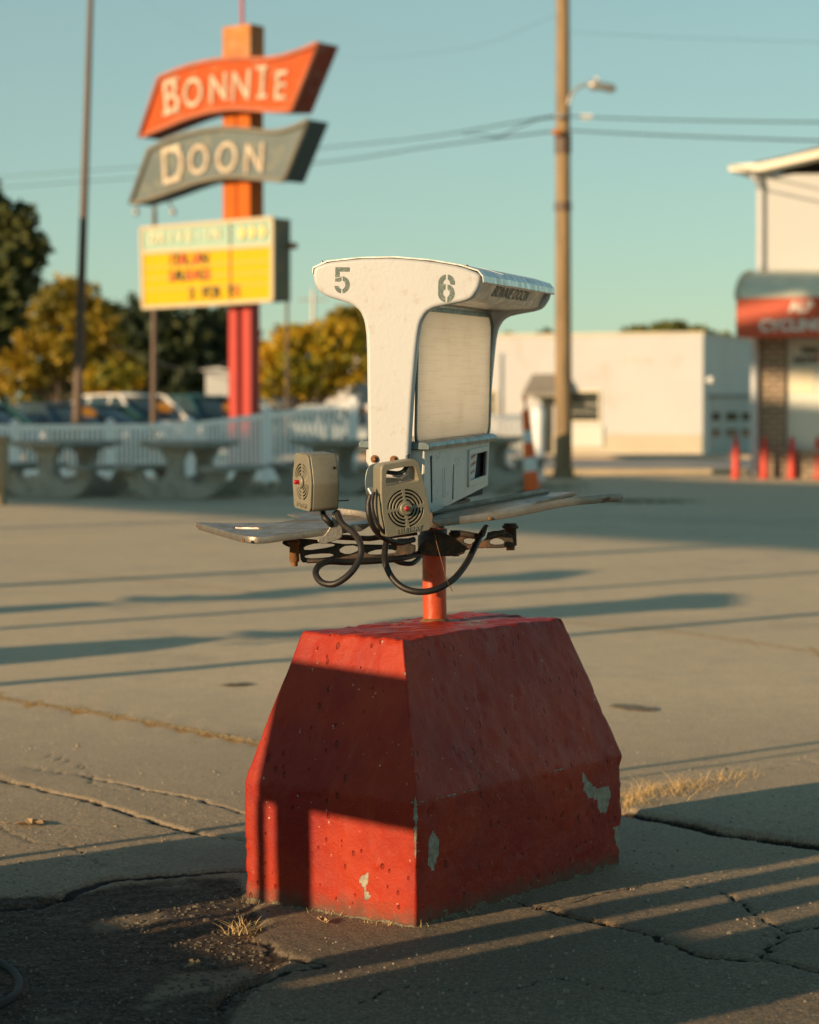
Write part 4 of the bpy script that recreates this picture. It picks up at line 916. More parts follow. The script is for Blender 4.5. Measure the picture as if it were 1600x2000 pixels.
# hose
P = catmull([on_z(*p) for p in ((-260, 1840), (-120, 1850), (-30, 1878), (22, 1905), (38, 1935), (20, 1962), (-40, 1985), (-150, 2000))], 8)
m = MB(); m.tube([p+[0, 0, .010] for p in P], .009, 12); o = m.build('hose', mat('grey_green_hose', (.014, .018, .016), .7, var=.3, vscale=40)); origin_to(o, (*P[0][:2], 0))
tag(o, 'grey green hose curling into view at the lower left corner', 'hose')
#PART2

# ================================================================ BACKGROUND
def lpart(root, name, m, mt, bevel=0, seg=2):
    me = m.mesh(name) if isinstance(m, MB) else m
    o = bpy.data.objects.new(name, me); COL.objects.link(o); o.parent = root
    me.materials.clear(); me.materials.append(mt)
    if bevel:
        b = o.modifiers.new('bevel', 'BEVEL'); b.width = bevel; b.segments = seg; b.limit_method = 'ANGLE'; b.angle_limit = R(35)
    return o
UP = np.array([0, 0, 1.0])
M['sign_red'] = mat('faded_orange_red_enamel', (.56, .085, .008), .6, spec=.25, var=.25, vscale=1.5, dirt=(.45, .22, .10), dscale=3, damt=.4)
M['sign_rim'] = mat('weathered_pinkish_rim', (.62, .20, .10), .6, var=.3, vscale=3)
M['sign_grey'] = mat('grey_green_enamel', (.11, .15, .15), .5, var=.3, vscale=1.5, dirt=(.24, .25, .16), dscale=3, damt=.5)
M['grey_rim'] = mat('grey_tan_rim', (.26, .24, .18), .6, var=.3, vscale=3)
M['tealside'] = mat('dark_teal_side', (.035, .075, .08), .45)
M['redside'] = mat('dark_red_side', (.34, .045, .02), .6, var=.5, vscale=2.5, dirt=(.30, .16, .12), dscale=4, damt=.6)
M['neon'] = mat('cream_sign_letters', (.70, .60, .44), .6, var=.3, vscale=6, dirt=(.40, .24, .15), dscale=5, damt=.75, dlo=.46, dhi=.62)
M['orange_pole'] = mat('orange_pole_paint', (.58, .125, .002), .6, spec=.25, var=.15, vscale=2, dirt=(.5, .30, .14), dscale=2.5, damt=.6, dlo=.58)
M['rust_cap'] = mat('rusted_pole_top', (.66, .22, .03), .7, var=.4, vscale=2, var2=(.30, .13, .05), dirt=(.60, .42, .24), dscale=3, damt=.35)
M['red_pole'] = mat('pinkish_red_pole_paint', (.50, .035, .022), .45, var=.2, vscale=2)
M['yellow'] = mat('yellow_letter_panel', (.68, .42, .001), .5, spec=.2, var=.05, vscale=2)
M['mint'] = mat('pale_mint_panel', (.33, .50, .40), .45, var=.08, vscale=2)
M['mint_letters'] = mat('pale_cream_letters', (.72, .70, .46), .5)
M['ylw_letters'] = mat('yellow_diamond', (.75, .62, .22), .5)
M['cab'] = mat('mottled_olive_rust', (.22, .19, .09), .6, var=.5, vscale=2, var2=(.08, .11, .11), dirt=(.30, .20, .08), dscale=3, damt=.6)
M['ink_black'] = mat('black_letters', (.02, .015, .01), .5)
M['ink_red2'] = mat('red_letters', (.60, .05, .02), .5)
M['trimlight'] = mat('tan_trim', (.55, .47, .30), .5)
M['brownpole'] = mat('brown_steel_pole', (.13, .085, .055), .55, var=.2, vscale=2)
M['wood'] = mat('weathered_utility_pole', (.36, .25, .13), .85, var=.35, vscale=3, stretch=(6, 6, .4), bump=.01, bscale=8, dirt=(.10, .08, .06), dscale=2.0, damt=.6)
M['wire'] = mat('black_overhead_wire', (.02, .02, .02), .6)
M['galv'] = mat('galvanised_metal', (.45, .44, .40), .45, metal=.5)
M['wall_white'] = mat('white_painted_block_wall', (.52, .54, .55), .75, var=.08, vscale=.6, dirt=(.42, .35, .26), dscale=.8, damt=.55, dlo=.54, dhi=.70)
M['wall_side'] = mat('grey_white_side_wall', (.62, .66, .62), .8, var=.1, vscale=.5)
M['wall_band'] = mat('tan_grey_wall_base', (.50, .46, .36), .8, var=.1, vscale=1)
M['glass'] = mat('dark_window_glass', (.025, .03, .028), .12, spec=.7)
M['frame_w'] = mat('cream_frame', (.66, .60, .44), .6)
M['awning_g'] = mat('grey_awning', (.26, .24, .20), .7, var=.2, vscale=2)
M['garage'] = mat('grey_garage_door', (.42, .45, .42), .6)
M['siding'] = None
M['conew'] = mat('white_reflective_band', (.70, .72, .70), .35)
M['coneo'] = mat('orange_plastic', (.85, .13, .01), .45)
M['bollard'] = mat('red_bollard_paint', (.62, .045, .02), .45, var=.2, vscale=5)
M['tyre'] = mat('tyre_rubber', (.02, .02, .02), .8)
M['rim'] = mat('wheel_alloy', (.5, .5, .5), .35, metal=.7)
M['headlamp'] = mat('headlamp_lens', (.75, .75, .72), .1, spec=.8)
M['sticker'] = mat('orange_price_sticker', (.80, .30, .01), .5)

# ---- roadside sign
SD = 45.0
sy = R(53.7); sn_ = np.array([-cos(sy), -sin(sy), 0]); sx = np.array([sin(sy), -cos(sy), 0])    # face normal, rightward along the face
s0 = at(461, 300, SD)
def onS(px, py, off=0.0): return on_plane(px, py, s0 + sn_*off, sn_)
sb = onS(467, 300); sb[2] = 0
sign = empty('roadside_sign', sb, 'tall orange red drive-in sign with two curved boards and a yellow letter panel', 'sign')
def sprism(pix, depth, off=0.0):
    m = MB(); m.prism([onS(*p, off) for p in pix], -sn_*depth); return m
def rib(a): return smooth_loop(a, 2, False)
def board(name, topc, right, botc, mt, side, rimm, depth, off):
    loop = catmull(topc, 6) + [np.array(p, float) for p in right] + catmull(botc, 6)
    me_ = sprism(loop, depth, off).mesh(name)
    o = link_mesh(name, me_, mt, sign)
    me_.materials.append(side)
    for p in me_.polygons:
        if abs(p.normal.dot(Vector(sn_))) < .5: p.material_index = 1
    # raised rim along the outline
    m = MB(); P = [onS(*p, off+.03) for p in loop] + [onS(*loop[0], off+.03)]; m.tube(P, .045, 6, False); m.build('rim', rimm, o)
    return o
b1 = board('upper_board', [(310, 152), (356, 133), (396, 122), (434, 116), (475, 113), (511, 115), (545, 111), (567, 105), (598, 94), (623, 82)], [(569, 215.5)],
    [(569, 215.5), (534, 216), (499, 214.5), (466, 212), (434, 214), (400, 220), (369, 229), (335, 242), (313, 251), (272, 268)], M['sign_red'], M['redside'], M['sign_rim'], .62, .25)
b2 = board('lower_board', [(290, 293), (325, 275), (359, 263), (398, 254), (437, 250), (476, 252), (515, 256), (541, 256), (561, 252), (585, 243), (603, 233)], [(554, 353)],
    [(554, 353), (518, 350), (484, 347), (452, 345), (421, 348), (386, 355), (353, 366), (320, 378), (291, 388), (254, 398)], M['sign_grey'], M['tealside'], M['grey_rim'], .62, .25)
def sletter(ch, px, py, hpx, par, mt, sx_=1.0, rot=0, off=.28, bold=.02, shear=0.0):
    D_ = np.linalg.norm(onS(px, py, off)); k = D_/FPX
    me = text_mesh(ch, hpx*1.42*k, .012 if hpx < 40 else .03, shear, sx_, offset=bold*hpx*k)
    xs = np.array([v.co.x for v in me.vertices]); ys = np.array([v.co.y for v in me.vertices])
    me.transform(Matrix.Translation((-(xs.min()+xs.max())/2, -(ys.min()+ys.max())/2, 0)))
    me.transform(frame(onS(px, py, off), sx, UP, sn_) @ Matrix.Rotation(rot, 4, 'Z'))
    return link_mesh('letter', me, mt, par)
def serifs(px, py, hpx, par, mt, w_=16, rot=0, off=.285):
    k = np.linalg.norm(onS(px, py, off))/FPX
    for sg in (-1, 1):
        m = MB(); c_ = onS(px, py+sg*hpx*.46, off); X_ = sx*cos(rot)+UP*sin(rot); Y_ = -sx*sin(rot)+UP*cos(rot)
        m.box(c_, (w_*k/.81*.9, hpx*.10*k, .03), (X_, Y_, sn_)); m.build('letter_serif', mt, par)
for ch, x, y, h, rt in (('B', 334, 188, 66, .35), ('O', 377, 180, 54, .27), ('N', 427, 171, 54, .16), ('N', 471, 167, 58, .04), ('I', 513, 160, 62, 0), ('E', 549, 166, 56, -.03)):
    sletter(ch, x, y, h, b1, M['neon'], .84, rt*.5, .28, .006, .1)
    if ch in 'BI': serifs(x-(1 if ch == 'I' else 0), y, h, b1, M['neon'], 22 if ch == 'I' else 36, rt*.5)
for ch, x, y, h, rt in (('D', 337, 321, 70, .30), ('O', 388, 311, 56, .2), ('O', 443, 307, 58, .06), ('N', 497, 308, 58, 0)):
    sletter(ch, x, y, h, b2, M['neon'], .84, rt*.5, .28, .006, .1)
    if ch in 'D': serifs(x, y, h, b2, M['neon'], 36, rt*.5)
# cabinet with header and letter panel
cabo = sprism([(275, 446), (532, 425), (532, 587), (279, 601)], .55, .35).build('sign_cabinet', M['cab'], sign)
sprism([(278, 450), (529, 429.5), (529, 476), (279, 491)], .02, .365).build('header_panel', M['mint'], cabo)
sprism([(280, 495.5), (529, 481), (529, 583.5), (282, 596.5)], .02, .365).build('message_panel', M['yellow'], cabo)
m = MB()
for a_, b_ in (((275, 446.5), (533, 425.5)), ((532.5, 426), (532.5, 587)), ((533, 586.5), (278.5, 601)), ((279.5, 600), (276, 447)), ((278, 493.5), (531, 478.5))):
    P0, P1 = onS(*a_, .37), onS(*b_, .37); d = unit(P1-P0); m.box((P0+P1)/2, (np.linalg.norm(P1-P0), .07, .05), (d, np.cross(sn_, d), sn_))
m.build('panel_trim', M['trimlight'], cabo)
m = MB()
for yy in (519, 541, 563):
    P0, P1 = onS(281, yy+4, .372), onS(529, yy-10, .372); m.tube([P0, P1], .008, 5)
m.build('letter_track', M['trimlight'], cabo)
P0, P1 = onS(449, 432, .375), onS(451, 591, .375); m = MB(); m.box((P0+P1)/2, (.035, .01, P0[2]-P1[2]), (sx, sn_, UP)); m.build('panel_seam', M['ink_black'], cabo)
def sline(txt, px0, px1, py, h, mts, slope=-.055, off=.385, bold=.03):
    n = len(txt)
    for i, ch in enumerate(txt):
        if ch == ' ': continue
        x = px0 + (px1-px0)*(i+.5)/n
        sletter(ch, x, py+slope*(x-px0), h, cabo, mts[i % len(mts)], 1.0, 0, off, bold)
sline('DRIVE-IN', 290, 430, 466, 20, [M['mint_letters']], -.075, .395, .04)
for i in range(3):
    c_ = onS(473+i*20, 455-i*1.5, .385); m = MB(); m.prism([c_+sx*a_+UP*b_ for a_, b_ in ((.10, 0), (0, .15), (-.10, 0), (0, -.15))], sn_*.02); m.build('diamond', M['ylw_letters'], cabo)
K, Rr = M['ink_black'], M['ink_red2']
sline('ITALIAN', 329, 404, 508, 21, [Rr, K, Rr, K, Rr, Rr, K]); sline('SAUSAGE', 329, 412, 539, 21, [Rr, K, K, Rr, Rr, K, Rr]); sline('2 FOR $5', 368, 470, 573, 21, [K, K, K, K, K, K, K, Rr], -.05)
# poles
def spole(name, x0, x1, y0, y1, depth, mt, off=0.0, par=sign, z0=None):
    a, b = onS(x0, (y0+y1)/2, off), onS(x1, (y0+y1)/2, off); zt = onS((x0+x1)/2, y0, off)[2]; zb = onS((x0+x1)/2, y1, off)[2] if z0 is None else z0
    m = MB(); c_ = (a+b)/2 - sn_*depth/2; c_[2] = (zt+zb)/2; m.box(c_, (np.linalg.norm(b-a), depth, zt-zb), (sx, sn_, UP)); return m.build(name, mt, par, .02)
spole('pole', 434.5, 460, 106, 440, .42, M['orange_pole']); spole('pole', 462.5, 488, 106, 440, .42, M['orange_pole'])
spole('pole_cap', 434, 488.5, 49, 114, .44, M['rust_cap'], .01)
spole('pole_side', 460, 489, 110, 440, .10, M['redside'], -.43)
spole('pole', 446, 463, 590, 800, .30, M['red_pole'], 0, sign, 0.0); spole('pole', 471.5, 489.5, 590, 800, .30, M['red_pole'], 0, sign, 0.0)
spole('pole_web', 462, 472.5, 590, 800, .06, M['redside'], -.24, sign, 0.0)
m = MB(); p_ = onS(473, 50, -.2); m.tube([p_, p_+[0, 0, 1.6]], .035, 8); m.build('spike', M['red_pole'], sign)
m = MB(); p_ = onS(572, 480, -.2); m.box(p_, (.16, .1, .12), (sx, sn_, UP)); m.build('junction_box', M['rust_cap'], sign)

# ---- lamp poles
def pole(px, py_top, px_b, D, r0, r1, label, mt, name='lamp_pole', cat='lamp pole', z_top=None, group=None):
    t_ = at(px, py_top, D); b_ = at(px_b, 808+CH*FPX/D, D); b_[2] = 0
    if z_top is not None: t_ = b_ + (t_-b_)*(z_top/t_[2])
    rt = empty(name, b_, label, cat, group); m = MB(); m.tube([b_, t_], [r0, r1], 14); m.build('shaft', mt, rt)
    m = MB(); m.lathe(b_, UP, [(0, r0*2.0), (.04, r0*2.0), (.06, r0*1.2), (.2, r0*1.1)], 14); m.build('base_flange', mt, rt); return rt, b_, t_
pl, pb, pt = pole(178.5, -40, 147.5, 48, .115, .055, 'tall slim brown pole at left, leaning, in front of the parked cars', M['brownpole'])
m = MB(); m.lathe(pt, UP, [(0, .06), (.08, .09), (.3, .09), (.34, .02)], 12); m.build('cap', M['brownpole'], pl)
p2, pb2, pt2 = pole(302, 410, 300, 52, .085, .05, 'thin brown lamp pole with two curved arms behind the yellow sign panel', M['brownpole'])
for sg in (-1, 1):
    m = MB(); m.tube(catmull([pt2, pt2+[sg*.12, 0, .22], pt2+[sg*.30, 0, .20], pt2+[sg*.42, 0, .02]], 6), .02, 8); m.build('arm', M['brownpole'], p2)
    m = MB(); m.lathe(pt2+[sg*.42, 0, -.12], UP, [(0, .04), (.05, .08), (.12, .06), (.16, .02)], 14); m.build('lamp_head', M['galv'], p2)
p3, _, _ = pole(561, 560, 560, 62, .05, .04, 'thin grey pole standing right of the yellow sign panel', M['brownpole'], 'pole', 'pole')
p4, b4, t4 = pole(612, 565, 612, 110, .14, .09, 'distant pale pole above the orange tree', M['galv'], 'pole', 'pole')
m = MB(); m.box(t4-[0, 0, .5], (1.4, .1, .1)); m.build('crossarm', M['galv'], p4)

# ---- utility pole, street lamp, wires
up_, ub, ut = pole(1099.5, -60, 1101, 42.5, .165, .12, 'weathered wooden utility pole with shaded foot right of the order stand', M['wood'], 'utility_pole', 'utility pole')
def pz(py): return at(1100, py, 42.5)
for y0, y1, rr_, mt in ((262, 300, .155, 'brownpole'), (395, 412, .16, 'brownpole')):
    m = MB(); m.lathe([pz(y1)[0], 42.5, pz(y1)[2]], UP, [(0, rr_), (pz(y0)[2]-pz(y1)[2], rr_*.99)], 18); m.build('pole_band', M[mt], up_)
m = MB(); m.tube(catmull([at(1110, 205, 42.4), at(1116, 185, 42.4), at(1130, 170, 42.4), at(1152, 164, 42.4)], 6), .028, 8); m.build('lamp_arm', M['galv'], up_)
m = MB(); A_, B_ = at(1150, 164, 42.4), at(1204, 174, 42.4); m.lathe(A_, B_-A_, [(0, .04), (.05, .10), (.14, .10), (.2, .075), (.45, .085), (.52, .02)], 14); hd = m.build('lamp_head', M['galv'], up_)
m = MB(); m.lathe(A_+(B_-A_)*.3+[0, 0, .08], UP, [(0, .04), (.07, .04), (.08, .02)], 10); m.build('photo_cell', M['headlamp'], hd)
m = MB(); m.lathe(at(1084, 226, 42.3), (1, 0, 0), [(0, .03), (.1, .06), (.2, .03)], 10); m.build('insulator', M['galv'], up_)
m = MB(); m.lathe(at(1078, 258, 42.3), (1, 0, 0), [(0, .04), (.1, .07), (.2, .03)], 10); m.build('insulator', mat('orange_insulator', (.5, .2, .06), .4), up_)
m = MB(); m.box(at(1145, 228, 42.3), (.22, .08, .09)); m.build('wire_splice', M['headlamp'], up_)
def wire(pts, r, label):
    P = catmull([at(*p) for p in pts], 10); m = MB(); m.tube(P, r, 6); o = m.build('overhead_wire', M['wire']); origin_to(o, P[0]); tag(o, label, 'wire', 'overhead wires')
wire([(1088, 225, 42.4), (1000, 240, 46), (830, 268, 55), (620, 290, 66), (300, 323, 88), (-60, 350, 120)], .015, 'upper overhead wire running left from the utility pole behind the sign')
wire([(1086, 256, 42.4), (1000, 266, 46), (830, 288, 55), (620, 318, 66), (300, 345, 88), (-60, 370, 120)], .017, 'lower overhead wire running left from the utility pole behind the sign')
wire([(1086, 229, 42.4), (1050, 234, 44), (1010, 250, 45.5), (975, 266, 47), (940, 262, 49), (905, 262, 51)], .013, 'looping slack wire just left of the utility pole')
wire([(1114, 227, 42.3), (1180, 230, 41), (1350, 235, 38.5), (1700, 240, 35)], .014, 'upper overhead wire running right from the utility pole')
wire([(1114, 255, 42.3), (1250, 262, 40), (1450, 270, 37.5), (1700, 278, 35)], .016, 'lower overhead wire running right from the utility pole')
wire([(1114, 62, 42.3), (1300, 72, 40), (1700, 86, 35)], .003, 'faint thin wire high up right of the utility pole')
wire([(210, 672, 70), (290, 700, 66), (350, 720, 62), (420, 716, 58), (455, 700, 56)], .018, 'pale slack cable sagging in front of the dark trees by the sign')
wire([(1088, 30, 42.4), (900, 95, 60), (640, 110, 80), (380, 60, 110), (200, -60, 140)], .003, 'faint thin wire high up left of the utility pole')

# ---- picnic tables
def arc_leg(sg):
    """cradle that carries a bench: outline in (y, z)"""
    o = [(sg*.10, .0), (sg*.34, .0)] + [(sg*(.34+.42*sin(R(a))), .40-.40*cos(R(a))) for a in range(10, 71, 10)] + [(sg*.80, .39)]
    i = [(sg*.50, .39)] + [(sg*(.30+.20*cos(R(a))), .38-.17*sin(R(a))) for a in range(20, 100, 20)] + [(sg*.20, .30), (sg*.10, .34)]
    return o + i
def picnic_table(loc, rz, label, first=None):
    if first is None:
        rt = empty('picnic_table', (0, 0, 0), label, 'picnic table', 'concrete picnic tables in front of the fence')
        m = MB(); m.box((0, 0, .775), (1.75, .82, .075)); m.box((0, 0, .72), (1.55, .62, .04)); lpart(rt, 'tabletop', m, M['concrete'], .012)
        for sg in (-1, 1):
            m = MB(); m.box((0, sg*.66, .43), (1.65, .33, .07)); lpart(rt, 'bench', m, M['concrete'], .012)
        for x in (-.52, .52):
            m = MB(); m.prism([(x-.07, y, z) for y, z in ((-.20, 0), (.20, 0), (.13, .15), (.12, .55), (.22, .70), (-.22, .70), (-.12, .55), (-.13, .15))], (.14, 0, 0)); lpart(rt, 'pedestal', m, M['concrete'], .015)
            for sg in (-1, 1):
                m = MB(); m.prism([(x-.065, y, z) for y, z in arc_leg(sg)], (.13, 0, 0)); lpart(rt, 'bench_leg', m, M['concrete'], .012)
    else: rt = copy_tree(first)
    rt.location = tuple(loc); rt.rotation_euler = (0, 0, rz); rt['label'] = label; return rt
def gp(px, D): p = at(px, 900, D); p[2] = 0; return p
pt0 = picnic_table(gp(372, 32.5), R(72), 'concrete picnic table left of the white fence post, nearest the speakers')
picnic_table(gp(132, 33.0), R(66), 'concrete picnic table in front of the leaning brown pole', pt0)
picnic_table(gp(655, 34.5), R(75), 'concrete picnic table directly behind the order stand speakers', pt0)
picnic_table(gp(962, 38.5), R(76), 'concrete picnic table beside the orange cone', pt0)
picnic_table(gp(-80, 34), R(70), 'concrete picnic table cut off by the left edge', pt0)
m = MB(); b_ = gp(-12, 30); m.box(b_+[0, 0, .55], (.32, .5, .62)); m.box(b_+[0, 0, .88], (.38, .56, .05)); m.box(b_+[0, 0, .12], (.26, .4, .26)); o = m.build('litter_bin', mat('tan_bin', (.34, .26, .15), .7), None, .015); origin_to(o, b_); tag(o, 'tan litter bin cut off by the left edge', 'litter bin')

# ---- white fence
FP = [(-90, 43.5, 1.0), (30, 43, 1.02), (216, 42, 1.03), (371, 40.8, 1.06), (521, 39.4, 1.24), (692, 38.4, 1.42)]
f0_ = gp(FP[0][0], FP[0][1]); fence = empty('picket_fence', f0_, 'white vinyl picket fence with square posts behind the picnic tables', 'fence')
def fpost(p, h, par):
    m = MB(); m.box(p+[0, 0, h/2], (.13, .13, h)); m.lathe(p+[0, 0, h], UP, [(0, .095), (.02, .095), (.09, .012)], 4); m.build('post', M['vinyl'], par)
def fpanel(p0, h0, p1, h1, par, zb=.12):
    d = p1-p0; L_ = np.linalg.norm(d); d = d/L_; s_ = np.cross(UP, d); m = MB()
    for z0, z1, hh in ((h0-.07, h1-.07, .09), (zb, zb, .14)):
        a, b = p0+[0, 0, z0], p1+[0, 0, z1]; dd = unit(b-a); m.box((a+b)/2, (np.linalg.norm(b-a)-.02, .045, hh), (dd, s_, np.cross(dd, s_)))
    n = int(L_/.112)
    for i in range(1, n):
        t = i/n; p = p0+d*L_*t; h = h0+(h1-h0)*t-.09; m.box(p+[0, 0, (h+zb)/2], (.055, .022, h-zb), (d, s_, UP))
    m.build('picket_panel', M['vinyl'], par)
P_ = [(gp(a, b), h) for a, b, h in FP]
for p, h in P_: fpost(p, h, fence)
for (p0, h0), (p1, h1) in zip(P_, P_[1:]): fpanel(p0, h0, p1, h1, fence)
P2_ = [(gp(725, 39), 1.30), (gp(900, 41), 1.2), (gp(1050, 41.5), 1.22)]
fence2 = empty('picket_fence', P2_[0][0], 'short run of white picket fence ending in a post beside the orange cone', 'fence')
for p, h in P2_: fpost(p, h, fence2)
for (p0, h0), (p1, h1) in zip(P2_, P2_[1:]): fpanel(p0, h0, p1, h1, fence2)
m = MB(); c_ = gp(1051, 40.5); m.lathe(c_, UP, [(0, .10), (.95, .115), (1.2, .13), (1.32, .10), (1.37, .03)], 16); o = m.build('bollard', M['vinyl']); origin_to(o, c_); tag(o, 'thick rounded white post at the end of the fence', 'post')

# ---- cone, bollards
def lathe_thing(name, p, rings, cat, label, group=None): 
    rt = empty(name, p, label, cat, group)
    for nm, mt, prof_ in rings:
        m = MB(); m.lathe(p, UP, prof_, 20); m.build(nm, mt, rt)
    return rt
cp = gp(1041, 33.5)
cone = empty('traffic_cone', cp, 'tall orange channelizer cone with white bands, leaning by the fence end', 'traffic cone')
lean = unit(np.array([-.085, 0, 1.0])); kz = 1.36
rad = lambda z: .125-.075*z/kz
for nm, mt, z0, z1 in (('cone_body', 'coneo', .05, .36), ('reflective_band', 'conew', .36, .56), ('cone_body', 'coneo', .56, .78), ('reflective_band', 'conew', .78, .96), ('cone_body', 'coneo', .96, 1.26)):
    m = MB(); m.lathe(cp, lean, [(z0, rad(z0)), (z1, rad(z1))], 20); m.build(nm, M[mt], cone)
m = MB(); m.lathe(cp, lean, [(1.26, .035), (1.28, .02), (1.40, .02), (1.43, .04), (1.47, .03)], 14); m.build('handle', M['coneo'], cone)
m = MB(); m.box(cp+[0, 0, .025], (.42, .42, .05)); m.build('rubber_foot', M['tyre'], cone, .01)
bpos = [(1437.5, 'nearest the utility pole'), (1493, 'in front of the brick pier'), (1547, 'right of the brick pier'), (1598, 'cut off by the right edge')]
b0 = None
for i, (px, lab) in enumerate(bpos):
    p = gp(px, 42.2)
    if b0 is None:
        b0 = empty('bollard', (0, 0, 0), '', 'bollard', 'red bollards along the brick shop')
        m = MB(); m.lathe((0, 0, 0), UP, [(0, .075), (.52, .072), (.56, .055), (.72, .045), (.76, .03), (.78, .012)], 18); lpart(b0, 'shaft', m, M['bollard'])
        m = MB(); m.lathe((0, 0, 0), UP, [(0, .11), (.02, .11), (.03, .08)], 18); lpart(b0, 'foot_plate', m, M['bollard']); o = b0
    else: o = copy_tree(b0)
    o.location = tuple(p); o['label'] = 'red bollard ' + lab

# ---- white block building
wD = 65.0
wc = gp(1372, wD); wd = unit([-6.1, 2.25, 0]); wn = np.array([wd[1], -wd[0], 0]); wn = wn if wn[1] < 0 else -wn   # facade runs left along wd
def onW(px, py, off=0.0): return on_plane(px, py, wc + wn*off, wn)
wb = empty('white_building', wc, 'long low white painted block building with dark windows and a grey awning', 'building')
Wh = onW(1372, 652)[2]; Ll = 12.2
m = MB(); m.prism([wc, wc+wd*Ll, wc+wd*Ll-wn*7.6, wc-wn*7.6], (0, 0, Wh)); wall = m.build('wall', M['wall_white'], wb)
m = MB(); m.box(wc - wn*3.8 + wd*(-.006) + [0, 0, Wh*.5], (.01, 7.58, Wh-.02), (wd, wn, UP)); m.build('side_wall', M['wall_side'], wb)
m = MB(); a_ = wc+wd*(Ll/2)+wn*.0; m.box(a_+wn*.006+[0, 0, .30], (Ll-.02, .012, .62), (wd, wn, UP)); m.build('base_band', M['wall_band'], wb)
m = MB(); m.box(a_ - wn*3.8 + [0, 0, Wh+.03], (Ll+.12, 7.72, .06), (wd, wn, UP)); m.build('coping', M['frame_w'], wb)
def wrect(x0, y0, x1, y1, name, mt, off, th=.02, par=wb):
    P = [onW(x0, y0, off), onW(x1, y0, off), onW(x1, y1, off), onW(x0, y1, off)]; m = MB(); m.prism(P, -wn*th); return m.build(name, mt, par)
for x0, x1 in ((925, 965), (1117, 1169)):
    f_ = wrect(x0-4, 761, x1+4, 826, 'window', M['frame_w'], .05, .06); wrect(x0, 766, x1, 821, 'pane', M['glass'], .056, .008, f_)
    wrect(x0, 789, x1, 790.5, 'mullion', M['galv'], .062, .01, f_); wrect(x0, 804, x1, 805, 'mullion', M['galv'], .062, .01, f_)
wrect(1058, 768, 1078, 885, 'door', M['glass'], .04, .05)
A0, A1 = onW(1042, 0, 0), onW(1112, 0, 0); zt, zb_ = onW(1080, 730)[2], onW(1080, 772)[2]
m = MB(); q0 = A0*[1, 1, 0]; q1 = A1*[1, 1, 0]; m.prism([q0+[0, 0, zt], q0+[0, 0, zb_-.05], q0+wn*1.0+[0, 0, zb_-.05], q0+wn*1.0+[0, 0, zb_+.06]], q1-q0); m.build('awning', M['awning_g'], wb)
wrect(1116, 832, 1178, 872, 'low_wall_sign', M['wall_side'], .08, .07)
tm_ = text_mesh('Auto', .34, .01, .35, 1.2); tm_.transform(frame(onW(1243, 703, .012), -wd, UP, wn)); link_mesh('faded_lettering', tm_, mat('ghost_lettering', (.60, .50, .40), .8, dirt=(.74, .70, .62), dscale=5, damt=.9, dlo=.45, dhi=.55), wb)
# side wall garage door and lamp
sdn = -wd; so = wc + sdn*.02
def onE(px, py, off=0.0): return on_plane(px, py, so + sdn*off, sdn)
def erect(x0, y0, x1, y1, name, mt, off, th=.02, par=wb):
    P = [onE(x0, y0, off), onE(x1, y0, off), onE(x1, y1, off), onE(x0, y1, off)]; m = MB(); m.prism(P, -sdn*th); return m.build(name, mt, par)
gd = erect(1390, 778, 1462, 882, 'garage_door', M['garage'], .03, .04); erect(1386, 771, 1466, 777, 'lintel', M['awning_g'], .04, .05)
for r_ in ((806, 821), (838, 853)):
    for x_ in (1392, 1419, 1450): erect(x_, r_[0], x_+(15 if x_ != 1419 else 22), r_[1], 'pane', M['glass'], .045, .01, gd)
m = MB(); m.lathe(onE(1381, 742, .1), sdn, [(0, .05), (.1, .12), (.18, .08)], 12); m.build('wall_lamp', M['headlamp'], wb)

# ---- brick shop at the right
kD = 42.6
kc = gp(1481, kD); kd = unit([1, -.48, 0]); kn = np.array([kd[1], -kd[0], 0])
def onK(px, py, off=0.0): return on_plane(px, py, kc + kn*off, kn)
def kprism(pix, th, off=0.0): m = MB(); m.prism([onK(*p, off) for p in pix], -kn*th); return m
shop = empty('brick_shop', kc, 'two storey shop with brick pier, white siding and a red curved awning', 'building')
def brick_mat():
    m = bpy.data.materials.new('dark_brick'); m.use_nodes = True; N = m.node_tree.nodes; L = m.node_tree.links; p = N['Principled BSDF']; p.inputs['Roughness'].default_value = .85
    b = N.new('ShaderNodeTexBrick'); b.inputs['Color1'].default_value = (.15, .10, .065, 1); b.inputs['Color2'].default_value = (.22, .15, .09, 1); b.inputs['Mortar'].default_value = (.36, .31, .23, 1)
    b.inputs['Scale'].default_value = 1; b.inputs['Brick Width'].default_value = .26; b.inputs['Row Height'].default_value = .10; b.inputs['Mortar Size'].default_value = .016
    tc = N.new('ShaderNodeTexCoord'); mp = N.new('ShaderNodeMapping'); mp.inputs['Rotation'].default_value = (R(90), 0, 0); L.new(tc.outputs['Object'], mp.inputs[0]); L.new(mp.outputs[0], b.inputs[0]); L.new(b.outputs[0], p.inputs['Base Color']); return m
def siding_mat():
    m = bpy.data.materials.new('white_lap_siding'); m.use_nodes = True; N = m.node_tree.nodes; L = m.node_tree.links; p = N['Principled BSDF']; p.inputs['Base Color'].default_value = (.49, .51, .51, 1); p.inputs['Roughness'].default_value = .6
    tc = N.new('ShaderNodeTexCoord'); w_ = N.new('ShaderNodeTexWave'); w_.wave_type = 'BANDS'; w_.bands_direction = 'Z'; w_.wave_profile = 'SAW'; w_.inputs['Scale'].default_value = 2.6
    L.new(tc.outputs['Object'], w_.inputs[0]); b = N.new('ShaderNodeBump'); b.inputs['Distance'].default_value = .02; L.new(w_.outputs[0], b.inputs['Height']); L.new(b.outputs[0], p.inputs['Normal']); return m
BR = brick_mat(); M['siding'] = siding_mat()
